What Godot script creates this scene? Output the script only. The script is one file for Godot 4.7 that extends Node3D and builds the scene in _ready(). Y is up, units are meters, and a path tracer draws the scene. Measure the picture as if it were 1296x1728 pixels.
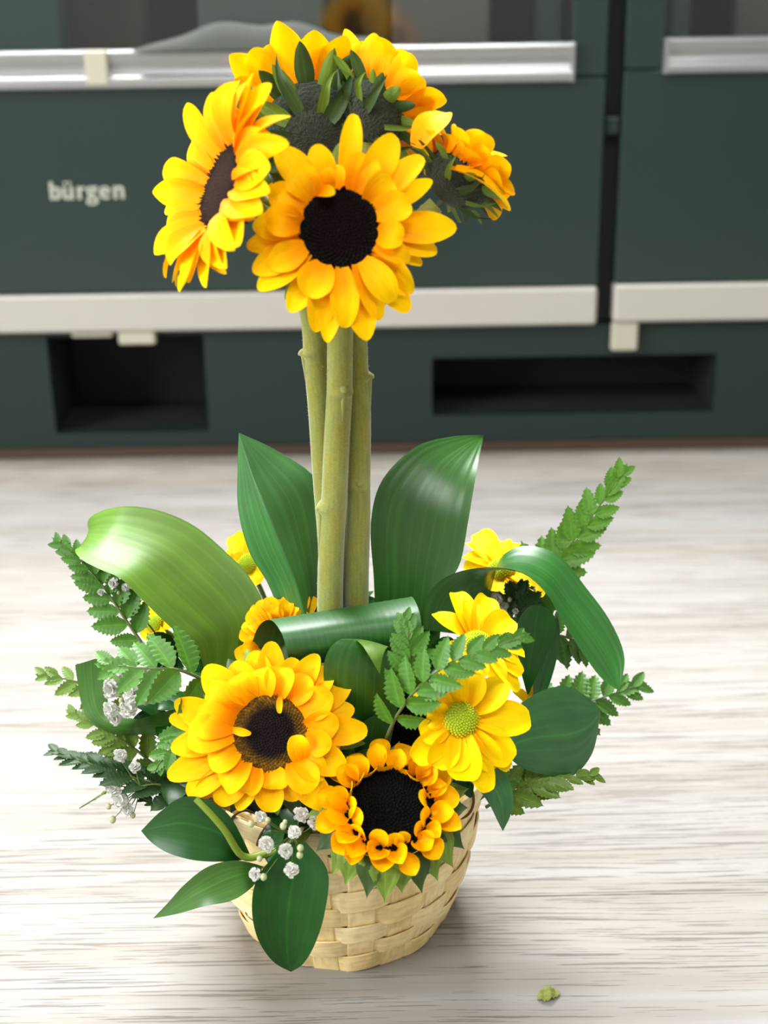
extends Node3D

# ---------------------------------------------------------------- frame of the photograph
const F := 2300.0                       # focal length in pixels of a 1296 x 1728 frame
const PITCH := 21.5
const ROLL := 0.9
const CAM := Vector3(0.0, 0.545, 0.70)
const ZA := -0.865                      # front of the appliance
var cb := Basis()
var rng := RandomNumberGenerator.new()
var M := {}
var used := {}

func at(px: float, py: float, z: float) -> Vector3:
	var d: Vector3 = cb * Vector3((px - 648.0) / F, -(py - 864.0) / F, -1.0)
	return CAM + d * ((z - CAM.z) / d.z)

func at_floor(px: float, py: float) -> Vector3:
	var d: Vector3 = cb * Vector3((px - 648.0) / F, -(py - 864.0) / F, -1.0)
	return CAM + d * (-CAM.y / d.y)

func on_plane(px: float, py: float, c: Vector3, n: Vector3) -> Vector3:
	var d: Vector3 = cb * Vector3((px - 648.0) / F, -(py - 864.0) / F, -1.0)
	return CAM + d * ((c - CAM).dot(n) / d.dot(n))

func ats(list: Array) -> Array:
	var o := []
	for p in list:
		o.append(at(p[0], p[1], p[2]))
	return o

func facing(x: float, y: float, t: float) -> Vector3:
	return (cb * Vector3(x, y, t)).normalized()

func px_size(p: Vector3) -> float:      # metres per pixel at that place
	return -((cb.inverse() * (p - CAM)).z) / F

func rf(a: float, b: float) -> float:
	return rng.randf_range(a, b)

# ---------------------------------------------------------------- curves
func cr(p: Array, t: float):
	var n := p.size() - 1
	var x := clampf(t, 0.0, 1.0) * n
	var i := mini(int(x), n - 1)
	var f := x - i
	var a = p[maxi(i - 1, 0)]
	var b = p[i]
	var c = p[i + 1]
	var d = p[mini(i + 2, n)]
	return b + (c - a) * (0.5 * f) + (a * 2.0 - b * 5.0 + c * 4.0 - d) * (0.5 * f * f) + (b * 3.0 - a - c * 3.0 + d) * (0.5 * f * f * f)

func petal_w(u: float, a: float, top: float, p2: float) -> float:
	if u < top:
		return a + (1.0 - a) * sin(u / top * PI * 0.5)
	var s := (u - top) / (1.0 - top)
	return pow(maxf(0.0, 1.0 - pow(s, 1.9)), p2)

# ---------------------------------------------------------------- meshes
class MB:
	var v := PackedVector3Array()
	var n := PackedVector3Array()
	var u := PackedVector2Array()
	var c := PackedColorArray()
	var k := PackedInt32Array()
	var tint := Color(1, 1, 1)
	func vert(p: Vector3, q: Vector3, t: Vector2) -> int:
		v.append(p)
		n.append(q)
		u.append(t)
		c.append(tint)
		return v.size() - 1
	func grid(rows: Array, us := 1.0, vs := 1.0, closed := false, u0 := 0.0) -> void:
		var ni := rows.size()
		var nj: int = rows[0].size()
		var s := v.size()
		var last := Vector3.UP
		for i in ni:
			for j in nj:
				var du: Vector3 = rows[mini(i + 1, ni - 1)][j] - rows[maxi(i - 1, 0)][j]
				var ja := maxi(j - 1, 0)
				var jb := mini(j + 1, nj - 1)
				if closed:
					ja = j - 1 if j > 0 else nj - 2
					jb = j + 1 if j < nj - 1 else 1
				var dv: Vector3 = rows[i][jb] - rows[i][ja]
				if dv.length() < 1e-6 and i > 0:
					dv = rows[i - 1][jb] - rows[i - 1][ja]
				if dv.length() < 1e-6 and i < ni - 1:
					dv = rows[i + 1][jb] - rows[i + 1][ja]
				var q := du.cross(dv)
				q = q.normalized() if q.length() > 1e-14 else last
				last = q
				v.append(rows[i][j])
				n.append(q)
				u.append(Vector2(u0 + us * j / (nj - 1.0), vs * i / (ni - 1.0)))
				c.append(tint)
		for i in ni - 1:
			for j in nj - 1:
				var a := s + i * nj + j
				k.append_array([a, a + 1, a + nj, a + 1, a + nj + 1, a + nj])
	func tri(a: Vector3, b: Vector3, d: Vector3, out: Vector3) -> void:
		var q := (d - a).cross(b - a).normalized()
		var s := v.size()
		if q.dot(out) < 0.0:
			q = -q
			var t := b
			b = d
			d = t
		for p in [a, b, d]:
			vert(p, q, Vector2(p.x + p.z, p.y) if absf(q.y) < 0.7 else Vector2(p.x, p.z))
		k.append_array([s, s + 1, s + 2])
	func quad(a: Vector3, b: Vector3, d: Vector3, e: Vector3, out: Vector3) -> void:
		tri(a, b, d, out)
		tri(a, d, e, out)
	func box(lo: Vector3, hi: Vector3, bevel := 0.0) -> void:
		var m := (lo + hi) * 0.5
		var h := (hi - lo) * 0.5
		var b := minf(bevel, minf(h.x, minf(h.y, h.z)) * 0.9)
		var ax := [Vector3.RIGHT, Vector3.UP, Vector3.BACK]
		for a in 3:
			var e: Vector3 = ax[(a + 1) % 3]
			var f: Vector3 = ax[(a + 2) % 3]
			var g: Vector3 = ax[a]
			for s in [-1.0, 1.0]:
				var o: Vector3 = m + g * (h[a] * s)
				var x: Vector3 = e * (h[(a + 1) % 3] - b)
				var y: Vector3 = f * (h[(a + 2) % 3] - b)
				quad(o - x - y, o + x - y, o + x + y, o - x + y, g * s)
			if b > 0.0:
				for s in [-1.0, 1.0]:
					for t in [-1.0, 1.0]:   # edges along g
						var l: Vector3 = g * (h[a] - b)
						var p: Vector3 = m + e * (h[(a + 1) % 3] * s) + f * ((h[(a + 2) % 3] - b) * t)
						var r: Vector3 = m + e * ((h[(a + 1) % 3] - b) * s) + f * (h[(a + 2) % 3] * t)
						quad(p - l, p + l, r + l, r - l, e * s + f * t)
		if b > 0.0:
			for x in [-1.0, 1.0]:
				for y in [-1.0, 1.0]:
					for z in [-1.0, 1.0]:
						var o := m + Vector3(h.x * x, h.y * y, h.z * z)
						tri(o - Vector3(0, b * y, b * z), o - Vector3(b * x, 0, b * z), o - Vector3(b * x, b * y, 0), Vector3(x, y, z))
	func mesh(off := Vector3.ZERO) -> ArrayMesh:
		var w := PackedVector3Array()
		w.resize(v.size())
		for i in v.size():
			w[i] = v[i] - off
		var a := []
		a.resize(Mesh.ARRAY_MAX)
		a[Mesh.ARRAY_VERTEX] = w
		a[Mesh.ARRAY_NORMAL] = n
		a[Mesh.ARRAY_TEX_UV] = u
		a[Mesh.ARRAY_COLOR] = c
		a[Mesh.ARRAY_INDEX] = k
		var m := ArrayMesh.new()
		m.add_surface_from_arrays(Mesh.PRIMITIVE_TRIANGLES, a)
		return m

func blade(mb: MB, sp: Array, hint: Vector3, w: float, a: float, top: float, p2: float, roll0: float, roll1: float, nu: int, nv: int, ridge := 0.0, wave := 0.0, notch := 0.0) -> void:
	var rows := []
	var ph := rf(0, TAU)
	for i in nu + 1:
		var u := 1.0 - pow(1.0 - float(i) / nu, 1.35)
		var p: Vector3 = cr(sp, u)
		var t: Vector3 = cr(sp, minf(u + 0.02, 1.0)) - cr(sp, maxf(u - 0.02, 0.0))
		t = t.normalized()
		var side := t.cross(hint).normalized()
		var nn := side.cross(t)
		var ww := w * petal_w(u, a, top, p2)
		var roll := lerpf(roll0, roll1, u)
		var row := PackedVector3Array()
		for j in nv + 1:
			var x := 2.0 * j / nv - 1.0
			var q: Vector3
			if absf(roll) > 0.02:
				q = side * (sin(x * roll) * ww / roll) + nn * ((1.0 - cos(x * roll)) * ww / roll)
			else:
				q = side * (x * ww)
			q += nn * (ridge * ww * cos(x * 9.0) * sin(PI * u) + wave * ww * x * sin(u * 7.0 + ph))
			if notch > 0.0:
				q -= t * (notch * w * smoothstep(0.75, 1.0, u) * absf(sin(x * 4.5)))
			row.append(p + q)
		rows.append(row)
	mb.grid(rows)

func ribbon(mb: MB, A: Array, B: Array, nu: int, nv: int, bulge: float, vein := 0.0, mid := [], veins := 9.0) -> void:
	var rows := []
	for i in nu + 1:
		var u := float(i) / nu
		var a: Vector3 = cr(A, u)
		var b: Vector3 = cr(B, u)
		var e := 0.01
		var t: Vector3 = (cr(A, minf(u + e, 1.0)) + cr(B, minf(u + e, 1.0))) - (cr(A, maxf(u - e, 0.0)) + cr(B, maxf(u - e, 0.0)))
		var w := (b - a).length()
		var nn := t.cross(b - a)
		nn = nn.normalized() if nn.length() > 1e-12 else Vector3.ZERO
		var row := PackedVector3Array()
		for j in nv + 1:
			var x := float(j) / nv
			var p: Vector3
			if mid.size():
				var m: Vector3 = cr(mid, u)
				p = a.lerp(m, x * 2.0) if x < 0.5 else m.lerp(b, x * 2.0 - 1.0)
				p += nn * (bulge * w * absf(sin(x * TAU)) * 0.5)
			else:
				p = a.lerp(b, x) + nn * (bulge * w * 4.0 * x * (1.0 - x))
			p += nn * (vein * cos(x * veins * TAU + 2.5 * sin(x * 11.0) + 1.3 * sin(x * 29.0)) * minf(1.0, w * 60.0))
			row.append(p)
		rows.append(row)
	mb.grid(rows)

func tube(mb: MB, path: Array, r0: float, r1: float, nu: int, nv := 10, lump := 0.0, bumps := []) -> void:
	var rows := []
	var side := Vector3.RIGHT
	var len := 0.0
	for i in nu + 1:
		var u := float(i) / nu
		var p: Vector3 = cr(path, u)
		var t: Vector3 = (cr(path, minf(u + 0.01, 1.0)) - cr(path, maxf(u - 0.01, 0.0))).normalized()
		side = (side - t * side.dot(t)).normalized()
		var up := t.cross(side)
		var r := lerpf(r0, r1, u)
		var row := PackedVector3Array()
		for j in nv + 1:
			var an := TAU * j / nv
			var q := side * cos(an) + up * sin(an)
			var rr := r * (1.0 + lump * sin(an * 5.0) + lump * 0.7 * sin(u * 37.0 + an))
			for b in bumps:                # [u, direction, height]: leaf scars
				var k: float = exp(-pow((u - b[0]) / 0.008, 2.0)) * maxf(0.0, q.dot(b[1]))
				rr += b[2] * k * k
			row.append(p + q * rr)
		rows.append(row)
	mb.grid(rows, 1.0, 8.0, true)

func ball(mb: MB, p: Vector3, r: float, nu := 6, nv := 8, axis := Vector3.UP, squash := 1.0) -> void:
	var e := axis.cross(Vector3(0.31, 0.2, 0.93)).normalized()
	var f := axis.cross(e)
	var rows := []
	for i in nu + 1:
		var a := PI * i / nu
		var row := PackedVector3Array()
		for j in nv + 1:
			var b := -TAU * j / nv
			row.append(p + axis * (cos(a) * r * squash) + (e * cos(b) + f * sin(b)) * (sin(a) * r))
		rows.append(row)
	mb.grid(rows, 1.0, 1.0, true)

# ---------------------------------------------------------------- nodes
func numbered(called: String) -> String:
	used[called] = used.get(called, -1) + 1
	return called if used[called] == 0 else "%s_%03d" % [called, used[called]]

func tag(o: Node, label: String, category := "", group := "", kind := "") -> Node:
	if label:
		o.set_meta("label", label)
	if category:
		o.set_meta("category", category)
	if group:
		o.set_meta("group", group)
	if kind:
		o.set_meta("kind", kind)
	return o

func thing(called: String, where: Vector3, label: String, category: String, group := "") -> Node3D:
	var o := Node3D.new()
	o.name = numbered(called)
	o.position = where
	add_child(o, true)
	tag(o, label, category, group)
	rng.seed = hash(label)
	return o

func origin_of(parent: Node) -> Vector3:
	var p := Vector3.ZERO
	while parent is Node3D and parent != self:
		p += parent.position
		parent = parent.get_parent()
	return p

func put(called: String, mb: MB, mat: Material, parent: Node = null) -> MeshInstance3D:
	var o := MeshInstance3D.new()
	if parent == null:
		o.name = numbered(called)
		var lo := Vector3.INF
		var hi := -Vector3.INF
		for p in mb.v:
			lo = lo.min(p)
			hi = hi.max(p)
		o.position = Vector3((lo.x + hi.x) * 0.5, lo.y, (lo.z + hi.z) * 0.5)
		o.mesh = mb.mesh(o.position)
		add_child(o, true)
	else:
		var k := 0
		for s in parent.get_children():
			if s.has_meta("was") and s.get_meta("was") == called:
				k += 1
		o.name = called if k == 0 else "%s_%03d" % [called, k]
		o.set_meta("was", called)
		o.mesh = mb.mesh(origin_of(parent))
		parent.add_child(o, true)
	o.material_override = mat
	return o

func put_mesh(called: String, m: Mesh, mat: Material, parent: Node, xf: Transform3D) -> MeshInstance3D:
	var o := put(called, MB.new(), mat, parent) if false else MeshInstance3D.new()
	var k := 0
	for s in parent.get_children():
		if s.has_meta("was") and s.get_meta("was") == called:
			k += 1
	o.name = called if k == 0 else "%s_%03d" % [called, k]
	o.set_meta("was", called)
	o.mesh = m
	o.material_override = mat
	xf.origin -= origin_of(parent)
	o.transform = xf
	parent.add_child(o, true)
	return o

# ---------------------------------------------------------------- materials
func col(r: float, g: float, b: float) -> Color:
	return Color(r / 255.0, g / 255.0, b / 255.0)

func mat(c: Color, rough := 0.6, metal := 0.0, spec := 0.5) -> StandardMaterial3D:
	var m := StandardMaterial3D.new()
	m.albedo_color = c
	m.roughness = rough
	m.metallic = metal
	m.metallic_specular = spec
	m.cull_mode = BaseMaterial3D.CULL_DISABLED
	return m

func tex(w: int, h: int, f: Callable) -> ImageTexture:
	var b := PackedByteArray()
	b.resize(w * h * 3)
	var k := 0
	for y in h:
		for x in w:
			var c: Color = f.call(x / float(w), y / float(h))
			b[k] = int(clampf(c.r, 0, 1) * 255.0)
			b[k + 1] = int(clampf(c.g, 0, 1) * 255.0)
			b[k + 2] = int(clampf(c.b, 0, 1) * 255.0)
			k += 3
	return ImageTexture.create_from_image(Image.create_from_data(w, h, false, Image.FORMAT_RGB8, b))

func noise(freq: float, sd: int, oct := 3) -> FastNoiseLite:
	var n := FastNoiseLite.new()
	n.seed = sd
	n.frequency = freq
	n.noise_type = FastNoiseLite.TYPE_SIMPLEX_SMOOTH
	n.fractal_octaves = oct
	return n

func petal_mat(base: Color, tip: Color, sd: int) -> StandardMaterial3D:
	var m := mat(Color.WHITE, 0.6, 0.0, 0.2)
	var n := noise(1.0, sd)
	m.albedo_texture = tex(48, 96, func(x, y):
		var c := base.lerp(tip, smoothstep(0.0, 0.75, y + 0.10 * n.get_noise_2d(x * 9.0, y * 1.5)))
		return c.darkened(0.07 * maxf(0.0, n.get_noise_2d(x * 22.0, y * 1.2 + 7.0)) + 0.04 * maxf(0.0, n.get_noise_2d(x * 3.0, y * 3.0))))
	m.backlight_enabled = true
	m.backlight = Color(0.6, 0.6, 0.6)
	return m

func leaf_mat(c: Color, lines: float, contrast: float, rough: float, sd: int, through := 0.35, mid := false) -> StandardMaterial3D:
	var m := mat(Color.WHITE, rough, 0.0, 0.5 if rough > 0.37 or mid == false else 0.36)
	c.b *= 0.78
	var n := noise(1.0, sd)
	m.albedo_texture = tex(192, 96, func(x, y):
		var s := sin(x * lines * TAU + 5.0 * n.get_noise_2d(x * 4.0, 0.0)) * 0.5 + 0.5
		var k := contrast * (pow(s, 6.0) * 0.9 + 0.5 * n.get_noise_2d(x * 40.0, y * 1.0)) + 0.10 * n.get_noise_2d(x * 3.0, y * 3.0)
		if mid:
			k += 0.22 * exp(-pow((x - 0.5) / 0.018, 2.0))
		return Color(c.r * (1.0 + k), c.g * (1.0 + k), c.b * (1.0 + k)))
	m.backlight_enabled = true
	m.backlight = Color(through, through, through)
	return m

func materials() -> void:
	M.petal = []
	M.petal.append(petal_mat(col(255, 158, 0), col(255, 200, 0), 1))
	M.petal.append(petal_mat(col(255, 166, 0), col(255, 206, 0), 2))
	M.petal.append(petal_mat(col(255, 150, 0), col(255, 194, 0), 3))
	M.petal_young = petal_mat(col(255, 174, 0), col(255, 200, 0), 4)
	M.daisy = []
	M.daisy.append(petal_mat(col(252, 192, 0), col(252, 214, 0), 5))
	M.daisy.append(petal_mat(col(252, 196, 0), col(252, 218, 0), 6))
	M.floret = mat(Color.WHITE, 0.8, 0.0, 0.25)
	M.floret.vertex_color_use_as_albedo = true
	M.disc_base = mat(col(22, 16, 12), 0.9)
	M.calyx = mat(col(40, 47, 31), 0.85)
	var nz := NoiseTexture2D.new()
	nz.width = 256
	nz.height = 256
	nz.seamless = true
	nz.noise = noise(0.05, 9, 4)
	M.calyx.heightmap_enabled = true
	M.calyx.heightmap_texture = nz
	M.calyx.heightmap_scale = 0.12
	M.calyx.rim_enabled = true
	M.calyx.rim = 1.0
	M.sepal = leaf_mat(col(104, 131, 46), 3.0, 0.12, 0.6, 11, 0.5, true)
	M.sepal_dark = leaf_mat(col(50, 75, 28), 3.0, 0.12, 0.6, 12, 0.45, true)
	M.stem = mat(Color.WHITE, 0.7, 0.0, 0.3)
	var sn := noise(1.0, 14, 4)
	M.stem.albedo_texture = tex(64, 512, func(x, y):
		var k := 0.10 * sn.get_noise_2d(x * 24.0, y * 3.0) + 0.10 * sn.get_noise_2d(x * 70.0, y * 40.0)
		var c := col(132, 141, 75).lerp(col(139, 137, 57), 0.5 + 0.9 * sn.get_noise_2d(x * 2.0 + 40.0, y * 1.5))
		return Color(c.r * (1.0 + k), c.g * (1.0 + k), c.b * (1.0 + k)))
	M.stem.rim_enabled = true
	M.stem.rim = 0.8
	M.hair = mat(col(178, 181, 146), 0.7)
	M.scar = mat(col(105, 95, 50), 0.8)
	M.thin_stem = mat(col(92, 109, 42), 0.6)
	M.lime_stem = mat(col(116, 142, 35), 0.5)
	M.leaf_blue = leaf_mat(col(56, 108, 65), 9.0, 0.14, 0.40, 21, 0.3)
	M.leaf_mid = leaf_mat(col(40, 94, 42), 9.0, 0.14, 0.36, 31, 0.35)
	M.leaf_deep = leaf_mat(col(42, 89, 33), 8.0, 0.13, 0.34, 22, 0.3)
	M.leaf_lit = leaf_mat(col(85, 121, 38), 9.0, 0.08, 0.48, 23, 0.35)  # lighter green: light falling on the arching leaf put into the colour
	M.leaf_roll = leaf_mat(col(35, 82, 36), 24.0, 0.14, 0.44, 24, 0.3)
	M.ruscus = leaf_mat(col(26, 70, 26), 9.0, 0.10, 0.34, 25, 0.25, true)
	M.ruscus_light = leaf_mat(col(57, 99, 38), 9.0, 0.10, 0.38, 26, 0.3, true)
	M.salal = leaf_mat(col(47, 97, 63), 7.0, 0.08, 0.42, 27, 0.35, true)
	M.fern = leaf_mat(col(66, 116, 32), 3.0, 0.10, 0.5, 28, 0.3, true)
	M.fern_bright = leaf_mat(col(84, 136, 36), 3.0, 0.10, 0.5, 33, 0.35, true)
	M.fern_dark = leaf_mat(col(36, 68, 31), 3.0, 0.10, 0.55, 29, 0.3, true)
	M.fern_lime = leaf_mat(col(92, 122, 44), 3.0, 0.10, 0.5, 30, 0.35, true)
	M.rachis = mat(col(92, 107, 53), 0.6)
	M.white_petal = mat(col(208, 208, 197), 0.7)
	M.white_petal.backlight_enabled = true
	M.white_petal.backlight = Color(0.5, 0.5, 0.5)
	M.bud = mat(col(171, 178, 132), 0.6)
	M.foam = mat(col(13, 26, 15), 0.95)
	# bamboo strips: pale straw with fibres along the strip
	var bn := noise(1.0, 40, 4)
	M.straw = []
	for t in 3:
		var m := mat(Color.WHITE, 0.55, 0.0, 0.4)
		var base: Color = [col(246, 220, 162), col(240, 212, 150), col(248, 226, 172)][t]
		m.albedo_texture = tex(64, 512, func(x, y):
			var k := 0.10 * bn.get_noise_2d(x * 20.0 + t * 9.0, y * 6.0) + 0.08 * bn.get_noise_2d(x * 2.0, y * 14.0 + t * 5.0)
			return Color(base.r * (1.0 + k), base.g * (1.0 + k * 1.1), base.b * (1.0 + k * 1.4)))
		M.straw.append(m)
	M.bark = mat(col(99, 70, 38), 0.8)
	# laminate planks
	M.plank = []
	var g1 := noise(1.0, 51, 4)
	var g2 := noise(1.0, 52, 3)
	var wood := tex(2048, 1200, func(x, y):
		var X: float = x * 2.6
		var Y: float = y * 0.42
		var warp := 0.006 * g2.get_noise_2d(X * 1.6, Y * 5.0)
		var fine := g1.get_noise_2d(X * 8.0, (Y + warp) * 220.0)
		var thin := g1.get_noise_2d(X * 8.0 + 70.0, (Y + warp) * 420.0)
		var broad := g2.get_noise_2d(X * 1.2 + 9.0, (Y + warp) * 40.0)
		var patch := g2.get_noise_2d(X * 3.0 - 20.0, Y * 14.0 + 3.0)
		var dark := 0.22 * smoothstep(0.0, 0.7, fine + 0.35 * patch) + 0.85 * smoothstep(0.22, 0.36, thin + 0.30 * patch + 0.2 * fine)
		var c := col(154, 152, 148).lerp(col(145, 140, 133), clampf(0.5 + 1.2 * broad, 0.0, 1.0))
		c = c.lerp(col(70, 64, 58), clampf(0.5 * dark, 0.0, 0.65))
		return c)
	for t in 3:
		var m := mat([col(246, 245, 243), col(239, 239, 240), col(247, 243, 236)][t], 0.55, 0.0, 0.35)
		m.albedo_texture = wood
		m.heightmap_enabled = true
		m.heightmap_texture = wood
		m.heightmap_scale = 0.03
		M.plank.append(m)
	M.slab = mat(col(70, 64, 58), 0.9)
	M.wall = mat(col(176, 174, 168), 0.9)
	M.ceiling = mat(col(205, 205, 202), 0.9)
	M.shade_brown = mat(col(68, 50, 38), 0.6)  # brown of the shade strip under the appliance
	M.teal = mat(col(30, 47, 43), 0.2, 0.0, 0.5)
	M.teal_matt = mat(col(28, 42, 39), 0.45, 0.0, 0.4)
	M.black = mat(col(12, 12, 14), 0.8)
	M.strip = mat(col(175, 171, 162), 0.4)
	M.steel = mat(col(163, 163, 163), 0.32, 0.75)
	M.letter = mat(col(176, 179, 164), 0.5)
	M.clip = mat(col(178, 174, 153), 0.5)
	M.glass = mat(Color(0.05, 0.09, 0.085, 0.35), 0.06)
	M.glass.transparency = BaseMaterial3D.TRANSPARENCY_ALPHA
	M.cloth = mat(col(72, 76, 70), 0.8)

# ---------------------------------------------------------------- camera, light, sky
func look() -> void:
	cb = Basis(Vector3.RIGHT, deg_to_rad(-PITCH)) * Basis(Vector3.BACK, deg_to_rad(-ROLL))
	var cam := Camera3D.new()
	cam.name = "camera"
	cam.transform = Transform3D(cb, CAM)
	var att := CameraAttributesPhysical.new()
	att.frustum_focal_length = 50.0
	att.exposure_aperture = 7.0
	att.frustum_focus_distance = 0.75
	att.frustum_near = 0.02
	att.frustum_far = 50.0
	cam.attributes = att
	add_child(cam)
	cam.keep_aspect = Camera3D.KEEP_HEIGHT
	cam.fov = rad_to_deg(2.0 * atan(864.0 / F))
	cam.near = 0.02
	cam.far = 50.0
	var we := WorldEnvironment.new()
	we.name = "environment"
	var e := Environment.new()
	e.background_mode = Environment.BG_SKY
	var sky := Sky.new()
	var sm := ProceduralSkyMaterial.new()
	sm.sky_top_color = col(150, 180, 220)
	sm.sky_horizon_color = col(220, 226, 232)
	sm.ground_bottom_color = col(120, 116, 110)
	sm.ground_horizon_color = col(200, 200, 200)
	sky.sky_material = sm
	e.sky = sky
	e.tonemap_mode = Environment.TONE_MAPPER_LINEAR
	e.tonemap_exposure = 2.5
	e.sdfgi_enabled = true
	e.ssao_enabled = true
	e.ssil_enabled = true
	we.environment = e
	add_child(we)
	lamp("added_hanging_lamp", Vector3(-0.25, 1.60, -1.00), Vector2(1.1, 0.5), 4.6, "long white lamp panel hanging above the flowers and the appliance")  # unseen panel, added and hung low so the light falls off
	lamp("added_ceiling_fill", Vector3(0.2, 2.40, 1.3), Vector2(1.2, 0.6), 1.3, "smaller white ceiling light panel behind the viewpoint")  # added fill panel, out of view, to light the flower faces

func lamp(called: String, c: Vector3, s: Vector2, energy: float, label: String) -> void:
	var t := thing(called, c, label, "lamp", "")
	var mb := MB.new()
	mb.box(c + Vector3(-s.x / 2 - 0.03, 0.0, -s.y / 2 - 0.03), c + Vector3(s.x / 2 + 0.03, 0.05, s.y / 2 + 0.03), 0.004)
	if c.y < 2.3:
		for q in [-0.4, 0.4]:
			mb.box(c + Vector3(s.x * q - 0.002, 0.05, -0.002), Vector3(c.x + s.x * q + 0.002, 2.45, c.z + 0.002))
	put("lamp_frame", mb, mat(col(230, 230, 230), 0.5), t)
	mb = MB.new()
	mb.box(c + Vector3(-s.x / 2, -0.008, -s.y / 2), c + Vector3(s.x / 2, -0.001, s.y / 2), 0.002)
	var g := mat(col(250, 250, 245), 0.6)
	g.emission_enabled = true
	g.emission = col(252, 253, 255)
	g.emission_energy_multiplier = 1.5
	put("diffuser", mb, g, t)
	var l := AreaLight3D.new()
	l.name = "lamp_light"
	l.area_size = s
	l.light_energy = energy
	l.light_color = col(252, 253, 255)
	l.area_range = 8.0
	l.shadow_enabled = true
	l.position = Vector3(0, -0.012, 0)
	l.rotation_degrees.x = -90
	t.add_child(l)

# ---------------------------------------------------------------- room
func room() -> void:
	var x0 := -2.2
	var x1 := 2.2
	var z0 := ZA - 0.64
	var z1 := 2.6
	var h := 2.45
	var fl := Node3D.new()
	fl.name = "floor"
	tag(fl, "pale weathered wood laminate floor with dark grain lines", "floor", "", "structure")
	add_child(fl)
	var mb := MB.new()
	mb.box(Vector3(x0 - 0.1, -0.15, z0 - 0.1), Vector3(x1 + 0.1, -0.008, z1 + 0.1))
	put("floor_slab", mb, M.slab, fl)
	var seam := at_floor(900, 1512).z       # the joint seen right of the basket
	var pw := 0.19
	var zz: float = seam - pw * ceil((seam - z0) / pw)
	var r := 0
	while zz < z1:
		var x := x0 - 1.3 + rf(-0.25, 0.25)
		while x < x1:
			var a := maxf(x, x0)
			var b := minf(x + 2.58, x1)
			if b - a > 0.02:
				mb = MB.new()
				var lo := Vector3(a + 0.0001, -0.010, maxf(zz, z0) + 0.0001)
				var hi := Vector3(b - 0.0001, rf(-0.0001, 0.0), minf(zz + pw, z1) - 0.0001)
				mb.box(lo, hi, 0.0005)
				var du := -1.0 if rng.randi() % 2 else 1.0
				var dv := rf(0, 0.42)
				for i in mb.u.size():
					mb.u[i] = Vector2((0.5 + (mb.v[i].x - x - 1.29) * du / 2.6), 0.1 + (mb.v[i].z - zz) / 0.42 + dv)
				put("plank", mb, M.plank[rng.randi() % 3], fl)
			x += 2.58
		zz += pw
		r += 1
	for w in [["wall_back", Vector3(x0 - 0.1, 0, z0 - 0.1), Vector3(x1 + 0.1, h, z0)], ["wall_front", Vector3(x0 - 0.1, 0, z1), Vector3(x1 + 0.1, h, z1 + 0.1)],
			["wall_right", Vector3(x1, 0, z0), Vector3(x1 + 0.1, h, z1)]]:
		mb = MB.new()
		mb.box(w[1], w[2])
		tag(put(w[0], mb, M.wall), "plain off-white room wall, %s" % w[0].replace("_", " "), "wall", "", "structure")
	# left wall with a window added for fill light
	var wz0 := 0.15
	var wz1 := 1.75
	var wy0 := 0.55
	var wy1 := 1.95
	mb = MB.new()
	mb.box(Vector3(x0 - 0.1, 0, z0), Vector3(x0, h, wz0))
	mb.box(Vector3(x0 - 0.1, 0, wz1), Vector3(x0, h, z1))
	mb.box(Vector3(x0 - 0.1, 0, wz0), Vector3(x0, wy0, wz1))
	mb.box(Vector3(x0 - 0.1, wy1, wz0), Vector3(x0, h, wz1))
	tag(put("wall_left", mb, M.wall), "plain off-white room wall with an added window, wall left", "wall", "", "structure")
	var win := Node3D.new()
	win.name = "window_1"
	win.position = Vector3(x0 - 0.05, wy0, (wz0 + wz1) * 0.5)
	tag(win, "white framed unseen window added in the left wall for fill light", "window", "", "structure")
	add_child(win)
	mb = MB.new()
	for q in [[wy0, wy1, wz0, wz0 + 0.05], [wy0, wy1, wz1 - 0.05, wz1], [wy0, wy0 + 0.05, wz0, wz1], [wy1 - 0.05, wy1, wz0, wz1], [wy0, wy1, (wz0 + wz1) * 0.5 - 0.025, (wz0 + wz1) * 0.5 + 0.025]]:
		mb.box(Vector3(x0 - 0.08, q[0], q[2]), Vector3(x0 - 0.03, q[1], q[3]), 0.004)
	put("window_frame", mb, mat(col(210, 210, 210), 0.5), win)
	mb = MB.new()
	mb.box(Vector3(x0 - 0.058, wy0 + 0.04, wz0 + 0.04), Vector3(x0 - 0.052, wy1 - 0.04, wz1 - 0.04))
	var pane := mat(Color(0.9, 0.95, 0.95, 0.06), 0.05)
	pane.transparency = BaseMaterial3D.TRANSPARENCY_ALPHA
	put("pane", mb, pane, win)
	var day := AreaLight3D.new()  # added area light at the window, fills from the left
	day.name = "daylight"
	day.area_size = Vector2(wz1 - wz0 - 0.1, wy1 - wy0 - 0.1)
	day.light_energy = 4.2
	day.light_color = col(250, 252, 255)
	day.area_range = 8.0
	day.shadow_enabled = true
	day.position = Vector3(0.06, (wy1 - wy0) * 0.5, 0)
	day.rotation_degrees.y = -90
	win.add_child(day)
	mb = MB.new()
	mb.box(Vector3(x0 - 0.1, h, z0 - 0.1), Vector3(x1 + 0.1, h + 0.1, z1 + 0.1))
	tag(put("ceiling", mb, M.ceiling), "plain white ceiling over the room", "ceiling", "", "structure")

# ---------------------------------------------------------------- appliance
func yA(py: float, z := ZA) -> float:
	return at(648, py, z).y

func xA(px: float, py: float, z := ZA) -> float:
	return at(px, py, z).x

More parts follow.
